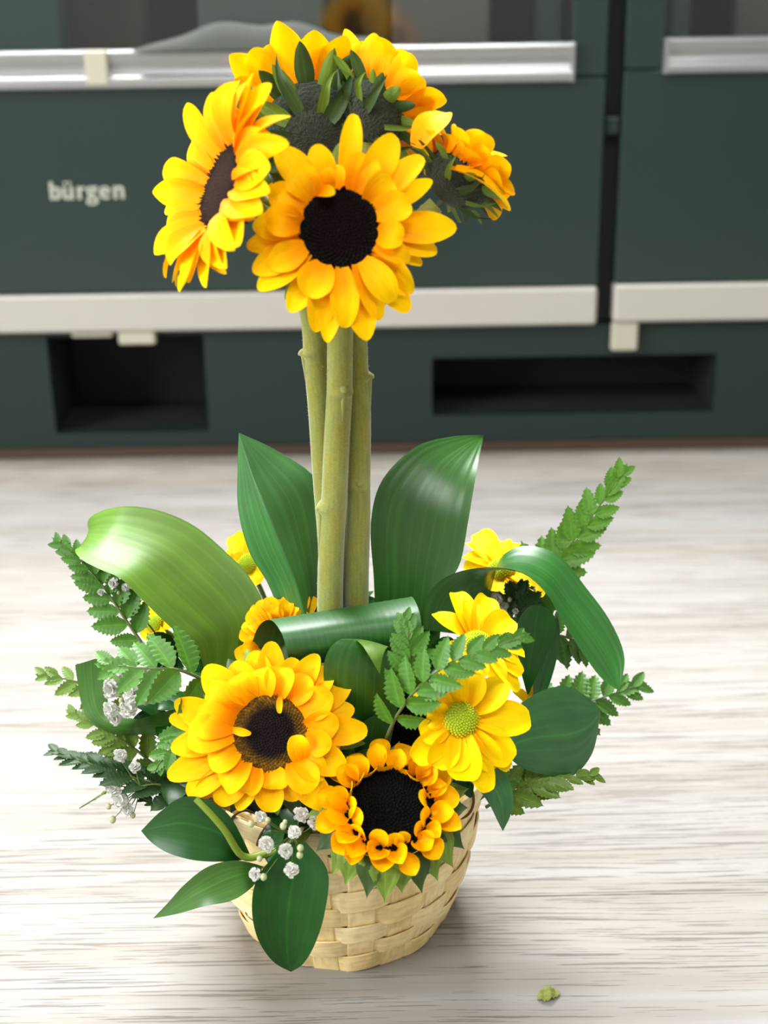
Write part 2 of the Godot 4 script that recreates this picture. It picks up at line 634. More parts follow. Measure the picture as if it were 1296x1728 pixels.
func appliance() -> void:
	var gap0 := xA(1012, 420)
	var gap1 := xA(1040, 420)
	var left := -1.75
	var right := 1.45
	var zb := ZA - 0.6
	var foot := yA(752)
	var strip0 := yA(552)
	var strip1 := yA(489)
	var top := 0.95
	var t := thing("appliance", Vector3(0, 0, ZA - 0.3), "large dark green glossy appliance with two doors and white strips standing behind the flower basket", "appliance")
	var mb := MB.new()
	# carcass: bottom, top, sides, back, middle post
	mb.box(Vector3(left, foot, zb), Vector3(left + 0.03, top, ZA - 0.03), 0.002)
	mb.box(Vector3(right - 0.03, foot, zb), Vector3(right, top, ZA - 0.03), 0.002)
	mb.box(Vector3(left, foot, zb - 0.02), Vector3(right, top, zb), 0.002)
	mb.box(Vector3(left, strip0 - 0.012, zb), Vector3(right, strip0 - 0.002, ZA - 0.025), 0.001)
	mb.box(Vector3(left, top, zb - 0.02), Vector3(right, top + 0.03, ZA), 0.002)
	put("body", mb, M.teal_matt, t)
	mb = MB.new()
	mb.box(Vector3(gap0 - 0.02, strip0, zb), Vector3(gap1 + 0.02, top, ZA - 0.022), 0.001)
	put("middle_post", mb, M.black, t)
	mb = MB.new()
	mb.box(Vector3(gap0 + 0.001, yA(235), ZA - 0.022), Vector3(gap1 - 0.001, yA(205), ZA - 0.006), 0.002)
	put("hinge", mb, M.teal_matt, t)
	# plinth with two vent openings
	var v := [[xA(82, 650), xA(346, 650), yA(728), yA(563)], [xA(730, 655), xA(1210, 655), yA(708), yA(610)]]
	mb = MB.new()
	var zp := ZA - 0.012
	var py1 := strip0 - 0.004
	for s in [[left, v[0][0]], [v[0][1], v[1][0]], [v[1][1], right]]:
		mb.box(Vector3(s[0], foot, zp - 0.018), Vector3(s[1], py1, zp), 0.0)
	for o in v:
		mb.box(Vector3(o[0], foot, zp - 0.018), Vector3(o[1], o[2], zp), 0.0)
		if o[3] < py1:
			mb.box(Vector3(o[0], o[3], zp - 0.018), Vector3(o[1], py1, zp), 0.0)
	put("plinth", mb, M.teal_matt, t)
	for o in v:
		mb = MB.new()
		var a := 0.004
		mb.box(Vector3(o[0] - a, o[2] - a, zp - 0.14), Vector3(o[1] + a, minf(o[3] + a, py1), zp - 0.13))
		mb.box(Vector3(o[0] - a, o[2] - a, zp - 0.13), Vector3(o[0], minf(o[3] + a, py1), zp - 0.018))
		mb.box(Vector3(o[1], o[2] - a, zp - 0.13), Vector3(o[1] + a, minf(o[3] + a, py1), zp - 0.018))
		mb.box(Vector3(o[0], o[2] - a, zp - 0.13), Vector3(o[1], o[2], zp - 0.018))
		if o[3] < py1:
			mb.box(Vector3(o[0], o[3], zp - 0.13), Vector3(o[1], o[3] + a, zp - 0.018))
		put("vent_recess", mb, M.black, t)
	# the two doors
	door(t, left + 0.002, gap0, strip0, strip1, yA(142), yA(76), xA(-1500, 100), xA(965, 100), top)
	door(t, gap1, right - 0.002, strip0 + 0.002, strip1 + 0.002, yA(131), yA(71), xA(1122, 100), right - 0.06, top)
	# clips under the strips
	for c in [[120, 190, 552, 563, 0.008], [200, 262, 552, 575, 0.012], [1032, 1076, 551, 598, 0.012]]:
		mb = MB.new()
		mb.box(Vector3(xA(c[0], 570), yA(c[3]), ZA - 0.010), Vector3(xA(c[1], 570), yA(c[2]), ZA - 0.010 + c[4]), 0.002)
		put("clip", mb, M.clip, t)
	var tm := TextMesh.new()
	var f := SystemFont.new()
	f.font_names = PackedStringArray(["Droid Sans"])
	f.font_weight = 700
	tm.font = f
	tm.text = "bürgen"
	tm.font_size = 32
	tm.depth = 0.0008
	tm.pixel_size = 0.001
	var w: float = tm.get_aabb().size.x
	var want := xA(208, 325) - xA(83, 325)
	tm.pixel_size = 0.001 * want / w
	var o := MeshInstance3D.new()
	o.name = "lettering"
	o.mesh = tm
	o.material_override = M.letter
	o.position = at(146, 323, ZA + 0.0005) - t.position
	t.add_child(o)
	# brown strip at its foot, standing in for shade under the plinth
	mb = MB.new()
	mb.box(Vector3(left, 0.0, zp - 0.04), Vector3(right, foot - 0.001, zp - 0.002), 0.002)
	put("shade_strip", mb, M.shade_brown, t)
	# pale sheet lying along the left rail
	var rows := []
	for i in 33:
		var u := i / 32.0
		var px := lerpf(230, 640, u)
		var hh := 0.024 * smoothstep(0.0, 0.35, u) * (1.0 - 0.75 * smoothstep(0.6, 1.0, u)) + 0.002 + 0.002 * sin(u * 21.0)
		var row := PackedVector3Array()
		for j in 9:
			var a := PI * j / 8.0
			row.append(Vector3(xA(px, 80), yA(78) + sin(a) * hh, ZA + 0.012 - cos(a) * 0.012))
		rows.append(row)
	mb = MB.new()
	mb.grid(rows)
	tag(put("folded_sheet", mb, M.cloth), "pale grey folded sheet lying on the silver rail behind the top of the flowers", "sheet")

func door(t: Node3D, x0: float, x1: float, s0: float, s1: float, r0: float, r1: float, rx0: float, rx1: float, top: float) -> void:
	var d := Node3D.new()
	var k := 0
	for c in t.get_children():
		k += 1 if String(c.name).begins_with("door") else 0
	d.name = "door" if k == 0 else "door_%03d" % k
	t.add_child(d)
	var mb := MB.new()
	mb.box(Vector3(x0, s1 + 0.001, ZA - 0.02), Vector3(x1, r0 + 0.004, ZA), 0.002)           # lower panel
	mb.box(Vector3(x0, r0 + 0.0045, ZA - 0.02), Vector3(maxf(rx0, x0 + 0.005), top - 0.002, ZA), 0.002)
	mb.box(Vector3(rx1, r0 + 0.0045, ZA - 0.02), Vector3(x1, top - 0.002, ZA), 0.002)
	put("door_panel", mb, M.teal, d)
	mb = MB.new()
	mb.box(Vector3(maxf(rx0, x0 + 0.005), r0, ZA - 0.012), Vector3(rx1, top - 0.004, ZA - 0.008))
	put("window_pane", mb, M.glass, d)
	# stepped silver rail along the foot of the window
	mb = MB.new()
	var hh := r1 - r0
	var a := maxf(rx0, x0 + 0.005)
	var rows := []
	for x in [a, rx1]:
		var row := PackedVector3Array()
		for p in [[0.0, -0.004], [0.0, 0.010], [0.06, 0.013], [0.26, 0.013], [0.34, 0.009], [0.36, 0.005], [0.62, 0.003], [0.66, 0.007], [0.90, 0.010], [1.0, 0.006], [1.0, -0.004]]:
			row.append(Vector3(x, r0 + hh * p[0], ZA + p[1]))
		rows.append(row)
	mb.grid([rows[1], rows[0]])
	for x in [[a, -1.0], [rx1, 1.0]]:
		mb.box(Vector3(x[0] - 0.002, r0, ZA - 0.004), Vector3(x[0] + 0.002, r1, ZA + 0.0125), 0.0005)
	put("rail", mb, M.steel, d)
	mb = MB.new()
	mb.box(Vector3(x0, s0, ZA - 0.02), Vector3(x1 - 0.001, s1, ZA + 0.006), 0.003)
	put("trim_strip", mb, M.strip, d)
	if k == 0:
		mb = MB.new()
		mb.box(Vector3(xA(148, 115), r0 + 0.004, ZA + 0.004), Vector3(xA(186, 115), r1, ZA + 0.016), 0.002)
		put("rail_clip", mb, M.clip, d)
		reflection_panels(d, [[-400, -60, 58, 52, 46, .06], [-50, 105, 36, 74, 68, .02], [115, 250, 62, 56, 50, .09], [335, 548, 96, 106, 98, .02], [612, 655, 52, 72, 40, .06], [662, 828, 112, 108, 102, .02], [905, 950, 66, 84, 78, .06]])
	else:
		reflection_panels(d, [[1130, 1165, 90, 108, 100, .05], [1240, 1330, 112, 110, 106, .05]])

func reflection_panels(d: Node3D, list: Array) -> void:
	for q in list:                       # coloured panels standing in for reflections in the glass
		var mb := MB.new()
		var z: float = ZA - 0.03 - q[5]
		mb.box(Vector3(xA(q[0], 50, z), at(648, 150, z).y, z - 0.03), Vector3(xA(q[1], 50, z), 0.93, z), 0.004)
		put("reflection_panel", mb, mat(col(q[2] * 1.5, q[3] * 1.5, q[4] * 1.5), 0.6), d)

# ---------------------------------------------------------------- basket
var BC := Vector3.ZERO
const BH := 0.110

func brad(h: float) -> float:
	return cr([0.0625, 0.0725, 0.079, 0.0825, 0.086], h / BH)

func basket() -> void:
	BC = at_floor(583, 1523)
	BC.y = 0.0
	var t := thing("basket", BC, "round woven basket of pale straw-coloured bamboo strips holding the flowers on the floor", "basket")
	var n := 20
	var nr := 8
	var rh := BH / nr
	var mb: MB
	for s in n:                           # upright stakes
		mb = MB.new()
		var th := TAU * (s + 0.5) / n
		var rows := []
		for i in 13:
			var h := BH * i / 12.0
			var r := brad(h)
			var row := PackedVector3Array()
			for q in [[-1, -0.0006], [-0.8, 0.0006], [0.8, 0.0006], [1, -0.0006], [0.8, -0.0012], [-0.8, -0.0012], [-1, -0.0006]]:
				var a: float = th - q[0] * 0.0085 / r
				row.append(BC + Vector3(sin(a) * (r + q[1]), h, cos(a) * (r + q[1])))
			rows.append(row)
		mb.grid(rows, 1.0, 1.0, true)
		put("stake", mb, M.straw[s % 3], t)
	for k in nr:                          # woven rows
		mb = MB.new()
		var rows := []
		var m := 160
		var hc := rh * (k + 0.5)
		for i in m + 1:
			var a := TAU * i / m
			var ph := a * n * 0.5 + (0.0 if k % 2 == 0 else PI)
			var wv := sin(ph)
			wv = signf(wv) * pow(absf(wv), 0.6)
			var hm := hc + 0.0012 * sin(ph - 0.7) + 0.0005 * sin(a * 3.0 + k)
			var hw := rh * (0.555 + 0.04 * sin(a * 5.0 + k * 2.0)) 
			var row := PackedVector3Array()
			for q in [[-1.0, 0.0], [-0.85, 0.0009], [0.85, 0.0009], [1.0, 0.0], [0.85, -0.0005], [-0.85, -0.0005], [-1.0, 0.0]]:
				var h: float = hm + q[0] * hw
				var r: float = brad(clampf(h, 0.0, BH)) + 0.0017 * wv + q[1]
				row.append(BC + Vector3(sin(a) * r, h, cos(a) * r))
			rows.append(row)
		mb.grid(rows, 1.0, 3.0, true)
		put("woven_strip", mb, M.straw[(k * 2 + 1) % 3], t)
	# rim hoops with a wrapped binding
	for q in [[0.0036, "rim_hoop"], [-0.0040, "rim_hoop"]]:
		mb = MB.new()
		var rows := []
		for i in 97:
			var a := TAU * i / 96.0
			var row := PackedVector3Array()
			for j in 9:
				var b := TAU * j / 8.0
				row.append(BC + Vector3(sin(a), 0, cos(a)) * (0.086 + q[0] + cos(b) * 0.0018) + Vector3(0, BH - 0.004 - sin(b) * 0.006, 0))
			rows.append(row)
		mb.grid(rows, 1.0, 3.0, true)
		put(q[1], mb, M.straw[2], t)
	mb = MB.new()
	var path := []
	for i in 241:
		var a := TAU * i / 240.0
		var b := a * 26.0
		path.append(BC + Vector3(sin(a), 0, cos(a)) * (0.086 + cos(b) * 0.0066) + Vector3(0, BH - 0.004 + sin(b) * 0.0085, 0))
	tube(mb, path, 0.0008, 0.0008, 960, 5)
	put("rim_binding", mb, M.bark, t)
	mb = MB.new()
	var rows2 := []
	for p in [[0.0, 0.0], [0.06, 0.0], [0.0615, 0.002], [0.06, 0.004], [0.0, 0.004]]:
		var row := PackedVector3Array()
		for j in 41:
			var a := TAU * j / 40.0
			row.append(BC + Vector3(sin(a) * p[0], p[1], cos(a) * p[0]))
		rows2.append(row)
	mb.grid(rows2, 1.0, 1.0, true)
	put("basket_base", mb, M.straw[1], t)
	# wet foam that carries the stems
	mb = MB.new()
	rows2 = []
	for p in [[0.054, 0.006], [0.066, 0.04], [0.073, 0.09], [0.072, 0.112], [0.062, 0.132], [0.042, 0.146], [0.0, 0.150]]:
		var row := PackedVector3Array()
		for j in 33:
			var a := TAU * j / 32.0
			var w := 1.0 + 0.03 * sin(a * 5.0 + p[1] * 60.0)
			row.append(BC + Vector3(sin(a) * p[0] * w, p[1], cos(a) * p[0] * w))
		rows2.append(row)
	mb.grid(rows2, 1.0, 1.0, true)
	tag(put("floral_foam", mb, M.foam), "dark green wet floral foam filling the inside of the basket", "foam")

# ---------------------------------------------------------------- sunflowers
func petal(parent: Node, base: Vector3, tip: Vector3, n: Vector3, w: float, arch: float, roll0: float, roll1: float, mt: Material, sharp := 0.62, curl := 0.0) -> void:
	var mb := MB.new()
	var l := (tip - base).length()
	var sp := []
	for i in 6:
		var u := i / 5.0
		sp.append(base.lerp(tip, u) + n * (arch * l * 4.0 * u * (1.0 - u) + curl * l * pow(u, 3.0)))
	var side := (tip - base).cross(n).normalized()
	var hint := (n + side * rf(-0.35, 0.35)).normalized()
	blade(mb, sp, hint, w, 0.42, rf(0.48, 0.6), sharp, roll0, roll1, 12, 8, 0.035, 0.06)
	put("petal", mb, mt, parent)

func frame_of(n: Vector3) -> Array:     # across, up in the flower's plane
	var e := Vector3.UP.cross(n)
	if e.length() < 0.05:
		e = Vector3.RIGHT
	e = e.normalized()
	return [e, n.cross(e).normalized()]

func head(t: Node3D, c: Vector3, n: Vector3, R: float, dome: float, inner_c: Color, outer_c: Color, cnt: int, edge := 0.72) -> void:
	var fr := frame_of(n)
	var mb := MB.new()
	var rows := []
	for i in 7:
		var r := R * i / 6.0
		var row := PackedVector3Array()
		for j in 29:
			var a := -TAU * j / 28.0
			row.append(c + (fr[0] * cos(a) + fr[1] * sin(a)) * r + n * (dome * (1.0 - pow(r / R, 2.0)) - 0.001))
		rows.append(row)
	mb.grid(rows, 1.0, 1.0, true)
	put("disc", mb, M.disc_base, t)
	mb = MB.new()
	for k in cnt:                         # florets in a sunflower spiral
		var q := sqrt((k + 0.5) / cnt)
		var a := k * 2.39996
		var r := R * q * 0.99
		var o: Vector3 = fr[0] * cos(a) + fr[1] * sin(a)
		var p := c + o * r + n * (dome * (1.0 - q * q) - 0.001)
		var s := R * 0.062
		var hgt := R * (0.07 + 0.07 * smoothstep(0.6, 0.95, q)) * rf(0.7, 1.3)
		mb.tint = inner_c.lerp(outer_c, smoothstep(edge, 0.98, q) * rf(0.4, 1.0))
		var m := (n + o * 0.5 * q).normalized()
		var e := m.cross(o).normalized()
		var g := m.cross(e)
		var s0 := mb.v.size()
		for j in 5:
			var b := -TAU * j / 5.0
			var d := e * cos(b) + g * sin(b)
			mb.vert(p + d * s, (d + m * 0.5).normalized(), Vector2.ZERO)
		mb.vert(p + m * hgt, m, Vector2.ZERO)
		for j in 5:
			mb.k.append_array([s0 + j, s0 + (j + 1) % 5, s0 + 5])
	tag(put("disc_florets", mb, M.floret, t), "", "", "", "stuff")

func calyx(t: Node3D, c: Vector3, n: Vector3, R: float, depth: float, mt: Material) -> void:
	var fr := frame_of(n)
	var mb := MB.new()
	var rows := []
	for p in [[0.0, 1.0], [0.30, 0.98], [0.62, 0.80], [0.86, 0.50], [1.0, 0.16], [1.02, 0.0]]:
		var row := PackedVector3Array()
		for j in 25:
			var a := TAU * j / 24.0
			row.append(c + (fr[0] * cos(a) + fr[1] * sin(a)) * (R * p[0]) - n * (depth * p[1] + 0.0015))
		rows.append(row)
	mb.grid(rows, 3.0, 1.0, true)
	put("calyx", mb, mt, t)

func sepals(t: Node3D, c: Vector3, n: Vector3, R: float, cnt: int, l0: float, l1: float, back: float, mt: Array, a0 := 0.0, a1 := TAU) -> void:
	var fr := frame_of(n)
	for k in cnt:
		var a := lerpf(a0, a1, (k + rf(0.2, 0.8)) / cnt)
		var o: Vector3 = fr[0] * cos(a) + fr[1] * sin(a)
		var l := rf(l0, l1)
		var b := c + o * R * rf(0.80, 0.98) - n * rf(0.003, 0.007)
		var bend := rf(0.3, 1.0) * back
		var sp := [b, b + o * l * 0.45 - n * bend * l * 0.25, b + o * l * (0.85 if bend < 0.8 else 0.7) - n * bend * l * 0.7, b + o * l * (1.0 if bend < 0.8 else 0.8) - n * bend * l * 1.05]
		var mb := MB.new()
		blade(mb, sp, n, l * rf(0.19, 0.26), 0.8, 0.2, 1.9, 0.5, 0.9, 10, 6, 0.05, 0.10)
		put("sepal", mb, mt[k % mt.size()], t)

func u_at(path: Array, py: float) -> float:
	var best := 0.0
	var miss := 1e9
	for i in 401:
		var v: Vector3 = cb.inverse() * (cr(path, i / 400.0) - CAM)
		var d := absf(864.0 - F * v.y / -v.z - py)
		if d < miss:
			miss = d
			best = i / 400.0
	return best

func back_sepals(t: Node3D, c: Vector3, n: Vector3, R: float, depth: float, cnt: int, l0: float, l1: float) -> void:
	var fr := frame_of(n)
	for k in cnt:
		var a := TAU * (k + rf(-0.3, 0.3)) / cnt
		var o: Vector3 = fr[0] * cos(a) + fr[1] * sin(a)
		var q := rf(0.45, 0.75)
		var b := c + o * R * q - n * (depth * (1.02 - 0.55 * q * q) + 0.001)
		var l := rf(l0, l1)
		var up := rf(-0.25, 0.5)
		var e := c + o * (R * q + l) - n * depth * rf(0.15, 0.75)
		var m := b.lerp(e, 0.5) + (o - n).normalized() * l * 0.16
		var sw := n.cross(o) * l * rf(-0.3, 0.3)
		var mb := MB.new()
		blade(mb, [b, b.lerp(m, 0.6), m, m.lerp(e, 0.6) + sw * 0.4, e + sw - n * l * 0.2 * up], -n, l * rf(0.12, 0.18), 0.8, 0.16, 2.0, 0.8, 1.1, 12, 6, 0.05, 0.15)
		put("sepal", mb, M.sepal if k % 2 else M.sepal_dark, t)

func stem(t: Node3D, path: Array, r0: float, r1: float, mt: Material, bumps := [], hairy := 0, nu := 150) -> void:
	for b in bumps:
		b[0] = u_at(path, b[0])
	var mb := MB.new()
	tube(mb, path, r0, r1, nu, 16, 0.03, bumps)
	put("stem", mb, mt, t)
	if hairy:
		mb = MB.new()
		for k in hairy:
			var u := rf(0.12, 0.95)
			var p: Vector3 = cr(path, u)
			var tg: Vector3 = (cr(path, u + 0.01) - cr(path, u - 0.01)).normalized()
			var d := Vector3(rf(-1, 1), rf(-1, 1), rf(-1, 1))
			d = (d - tg * d.dot(tg)).normalized()
			var b := p + d * lerpf(r0, r1, u) * 0.99
			var s := tg * 0.00008
			var e := b + (d + Vector3(rf(-.4, .4), rf(-.5, .3), rf(-.4, .4))) * rf(0.0004, 0.0011)
			mb.tri(b - s, b + s, e, tg.cross(d))
		tag(put("stem_hairs", mb, M.hair, t), "", "", "", "stuff")
	for b in bumps:                       # cut leaf scars with the rib that runs down from each
		mb = MB.new()
		var rib := []
		for i in 7:
			var u: float = b[0] - i * 0.014
			rib.append(cr(path, u) + b[1] * (lerpf(r0, r1, u) * 0.97 - 0.0002 * i))
		tube(mb, rib, 0.0019, 0.0012, 18, 8)
		var tg: Vector3 = (rib[0] - rib[1]).normalized()
		ball(mb, rib[0] + b[1] * 0.0008, 0.0026, 6, 9, (tg + b[1] * 0.7).normalized(), 0.6)
		put("leaf_scar", mb, M.stem, t)

func rand_ring(t: Node3D, c: Vector3, n: Vector3, R: float, cnt: int, l0: float, l1: float, lift0: float, lift1: float, w0: float, w1: float, arch0: float, arch1: float, mats: Array, jitter := 0.35, sharp := 0.62, a0 := 0.0, a1 := TAU, near := 1.0) -> void:
	var fr := frame_of(n)
	for k in cnt:
		var a := lerpf(a0, a1, (k + 0.5 + rf(-jitter, jitter)) / cnt)
		var o: Vector3 = fr[0] * cos(a) + fr[1] * sin(a)
		var b := c + o * R * rf(0.90, 1.0)
		var tip := c + o * (R + rf(l0, l1)) + n * (rf(lift0, lift1) * lerpf(1.0, near, smoothstep(0.0, 0.6, o.dot((CAM - c).normalized()))))
		petal(t, b, tip, n, rf(w0, w1), rf(arch0, arch1), rf(0.3, 0.9), rf(0.2, 0.9), mats[rng.randi() % mats.size()], sharp * rf(0.8, 1.25), rf(-0.15, 0.15))

func tip_ring(t: Node3D, c: Vector3, n: Vector3, R: float, tips: Array, mats: Array, back := 0.0, sharp := 0.62, arch := 0.12) -> void:
	for q in tips:                        # [px, py, half width in px, arch, lift in px, roll]
		var s := px_size(c)
		var lift: float = (q[4] if q.size() > 4 else 0.0) * s
		var tip := on_plane(q[0], q[1], c + n * lift, n)
		var o := (tip - c) - n * (tip - c).dot(n)
		o = o.normalized()
		var b := c + o * R * 0.95 - n * back
		var rl: float = q[5] if q.size() > 5 else rf(0.4, 0.9)
		petal(t, b, tip, n, q[2] * s, (q[3] if q.size() > 3 else arch) * rf(0.8, 1.2), rl, rl * rf(0.5, 1.0), mats[rng.randi() % mats.size()], sharp * rf(0.85, 1.2), rf(-0.08, 0.08))

func lin(r: float, g: float, b: float) -> Color:
	return col(r, g, b).srgb_to_linear()

func foot_of(px: float, z: float) -> Vector3:  # a place in the foam
	var p := at(px, 1300, z)
	return Vector3(p.x, 0.10, z)

func sunflowers() -> void:
	var c: Vector3
	var n: Vector3
	var s: float
	var t: Node3D
	# --- the big one at the front of the tall bunch
	c = at(573, 385, 0.055)
	n = facing(0.10, -0.02, 1.0)
	s = px_size(c)
	t = thing("sunflower", foot_of(560, 0.012), "open sunflower with black centre facing forward at the front of the tall bunch", "sunflower", "sunflowers of the tall bunch")
	head(t, c, n, 70 * s, 7 * s, lin(16, 12, 12), lin(30, 22, 16), 420)
	calyx(t, c, n, 72 * s, 45 * s, M.calyx)
	sepals(t, c, n, 72 * s, 20, 70 * s, 98 * s, 0.45, [M.sepal, M.sepal_dark])
	tip_ring(t, c, n, 70 * s, [[598, 190, 21, .05, -4], [667, 228, 30, .08, 2], [714, 264, 25, .06, -6], [729, 306, 19, .05, -8], [770, 386, 30, .06, -8], [739, 424, 22, .05, -6], [713, 446, 17, .05, -10],
		[696, 496, 30, .08, -4], [690, 526, 26, .05, -12], [620, 575, 27, .06, -4], [552, 578, 22, .05, -14], [532, 560, 28, .06, -8], [488, 528, 24, .05, -10], [435, 490, 27, .07, -6], [426, 460, 27, .07, -8],
		[416, 418, 22, .05, -14], [426, 382, 28, .08, -4], [455, 320, 30, .10, 0], [466, 248, 30, .12, 6], [532, 245, 26, .12, 6], [643, 262, 26, .07, -14], [655, 470, 26, .06, -14], [590, 545, 24, .05, -16]], M.petal, 0.001, 0.66)
	tip_ring(t, c, n, 70 * s, [[520, 500, 33, .22, 10], [583, 553, 26, .12, 4], [642, 540, 24, .12, 2], [664, 508, 26, .22, 12], [448, 372, 30, .30, 18], [470, 330, 28, .24, 16], [492, 286, 30, .24, 20], [560, 280, 24, .26, 16],
		[620, 262, 34, .18, 12], [660, 300, 30, .22, 16], [692, 342, 30, .24, 18], [680, 402, 28, .28, 22], [692, 440, 20, .2, 8], [455, 450, 26, .2, 10]], M.petal, -0.001, 0.62)
	petal(t, c + facing(-.55, .8, 0) * 70 * s, on_plane(566, 324, c + n * 22 * s, n), n, 12 * s, 0.25, 0.9, 0.6, M.petal[0])
	stem(t, [foot_of(560, 0.012), at(556, 1120, 0.012), at(557, 1000, 0.013), at(563, 850, 0.014), at(571, 700, 0.014), at(574, 600, 0.016), at(574, 500, 0.018), c - n * 60 * s, c - n * 38 * s], 0.0074, 0.0062, M.stem,
		[[856, facing(-1, 0, .15), 0.0030], [658, facing(.45, 0, 1), 0.0030]], 2600)
	# --- left one, turned to the left
	c = at(372, 315, 0.035)
	n = facing(-0.84, 0.24, 0.46)
	s = px_size(c)
	t = thing("sunflower", foot_of(572, 0.0), "open sunflower with brown centre turned sideways at the left of the tall bunch", "sunflower", "sunflowers of the tall bunch")
	head(t, c, n, 76 * s, 8 * s, lin(50, 38, 31), lin(30, 18, 11), 520, 0.55)
	calyx(t, c, n, 78 * s, 46 * s, M.calyx)
	sepals(t, c, n, 78 * s, 16, 40 * s, 70 * s, 0.3, [M.sepal, M.sepal_dark])
	rand_ring(t, c, n, 77 * s, 24, 95 * s, 120 * s, 6 * s, 44 * s, 27 * s, 36 * s, 0.02, 0.12, M.petal, 0.4, 0.8, 0.0, TAU, -0.5)
	rand_ring(t, c, n, 77 * s, 19, 66 * s, 100 * s, 26 * s, 54 * s, 25 * s, 34 * s, 0.06, 0.16, M.petal, 0.4, 0.8, 0.0, TAU, -0.4)
	stem(t, [foot_of(572, 0.0), at(562, 1000, 0.0), at(552, 850, -0.002), at(541, 700, -0.002), at(533, 600, -0.002), at(524, 520, 0.0), at(490, 420, 0.01), c - n * 60 * s, c - n * 38 * s], 0.0072, 0.0058, M.stem,
		[[595, facing(-1, 0, .1), 0.0030]], 2200)
	# --- back one, seen from behind, on top
	c = at(530, 220, -0.042)
	n = facing(-0.10, 0.50, -0.80)
	s = px_size(c)
	t = thing("sunflower", foot_of(566, -0.016), "sunflower seen from behind with green back at the top of the tall bunch", "sunflower", "sunflowers of the tall bunch")
	head(t, c, n, 76 * s, 7 * s, lin(20, 15, 13), lin(34, 24, 16), 300)
	calyx(t, c, n, 84 * s, 54 * s, M.calyx)
	back_sepals(t, c, n, 84 * s, 54 * s, 11, 70 * s, 105 * s)
	sepals(t, c, n, 88 * s, 20, 55 * s, 85 * s, 0.15, [M.sepal_dark, M.sepal])
	rand_ring(t, c, n, 77 * s, 22, 85 * s, 112 * s, -20 * s, 14 * s, 26 * s, 34 * s, 0.02, 0.12, M.petal, 0.35, 0.85)
	rand_ring(t, c, n, 77 * s, 14, 65 * s, 90 * s, 0 * s, 30 * s, 24 * s, 32 * s, 0.06, 0.18, M.petal, 0.35, 0.85)
	stem(t, [foot_of(566, -0.016), at(566, 1000, -0.016), at(568, 800, -0.018), at(566, 600, -0.020), at(562, 480, -0.020), c + Vector3(0, -85, 0) * s - n * 34 * s, c + Vector3(0, -50, 0) * s - n * 24 * s], 0.0070, 0.0050, M.stem)
	# --- upper right, turned away
	c = at(630, 188, -0.036)
	n = facing(0.56, 0.66, -0.48)
	s = px_size(c)
	t = thing("sunflower", foot_of(588, -0.016), "sunflower turned up and away at the upper right of the tall bunch", "sunflower", "sunflowers of the tall bunch")
	head(t, c, n, 62 * s, 6 * s, lin(20, 15, 13), lin(34, 24, 16), 300)
	calyx(t, c, n, 66 * s, 46 * s, M.calyx)
	back_sepals(t, c, n, 66 * s, 46 * s, 10, 55 * s, 80 * s)
	sepals(t, c, n, 66 * s, 18, 40 * s, 66 * s, 0.1, [M.sepal_dark, M.sepal])
	rand_ring(t, c, n, 62 * s, 18, 48 * s, 74 * s, 6 * s, 46 * s, 24 * s, 32 * s, 0.04, 0.16, M.petal, 0.35, 0.85)
	rand_ring(t, c, n, 62 * s, 12, 36 * s, 60 * s, 26 * s, 60 * s, 22 * s, 30 * s, 0.08, 0.2, M.petal, 0.35)
	stem(t, [foot_of(588, -0.016), at(590, 1000, -0.015), at(590, 800, -0.018), at(588, 600, -0.020), at(594, 480, -0.020), c + Vector3(0, -75, 0) * s - n * 26 * s, c + Vector3(0, -40, 0) * s - n * 20 * s], 0.0068, 0.0050, M.stem)
	# --- right, seen from its side
	c = at(774, 298, 0.0)
	n = facing(0.58, 0.76, -0.22)
	s = px_size(c)
	t = thing("sunflower", foot_of(603, 0.004), "sunflower seen from the side with green sepals at the right of the tall bunch", "sunflower", "sunflowers of the tall bunch")
	head(t, c, n, 56 * s, 5 * s, lin(20, 15, 13), lin(34, 24, 16), 300)
	calyx(t, c, n, 60 * s, 40 * s, M.calyx)
	back_sepals(t, c, n, 60 * s, 40 * s, 9, 45 * s, 66 * s)
	sepals(t, c, n, 64 * s, 18, 34 * s, 56 * s, 0.1, [M.sepal_dark, M.sepal])
	rand_ring(t, c, n, 58 * s, 15, 34 * s, 50 * s, -6 * s, 24 * s, 25 * s, 33 * s, 0.04, 0.14, M.petal, 0.35, 0.8)
	rand_ring(t, c, n, 58 * s, 9, 24 * s, 40 * s, 14 * s, 44 * s, 24 * s, 30 * s, 0.08, 0.2, M.petal, 0.35, 0.8)
	petal(t, at(705, 250, 0.01), at(752, 190, -0.005), facing(-.2, .4, .9), 33 * s, 0.1, 0.6, 0.5, M.petal[0], 0.5)
	petal(t, at(770, 290, 0.015), at(856, 263, 0.0), facing(0, .7, .7), 26 * s, 0.08, 0.5, 0.6, M.petal[1], 0.8)
	petal(t, at(760, 285, 0.02), at(862, 356, 0.022), facing(.2, .7, .7), 28 * s, 0.12, 0.7, 0.6, M.petal[1], 0.75)
	stem(t, [foot_of(603, 0.004), at(602, 1000, 0.004), at(605, 850, 0.003), at(606, 700, 0.003), at(602, 600, 0.003), at(602, 520, 0.003), at(632, 440, 0.000), c + Vector3(-60, -62, 0) * s - n * 26 * s, c + Vector3(-28, -34, 0) * s - n * 18 * s], 0.0072, 0.0046, M.stem,
		[[634, facing(1, 0, .15), 0.0030], [815, facing(.1, 0, 1), 0.0030]], 2600)
	# --- the two large low ones
	c = at(456, 1236, 0.075)
	n = facing(-0.10, 0.16, 1.0)
	s = px_size(c)
	t = thing("sunflower", foot_of(500, 0.04), "large open sunflower with brown-black centre low on the left front of the basket", "sunflower")
	head(t, c, n, 66 * s, 4 * s, lin(22, 17, 17), lin(150, 108, 28), 620, 0.55)
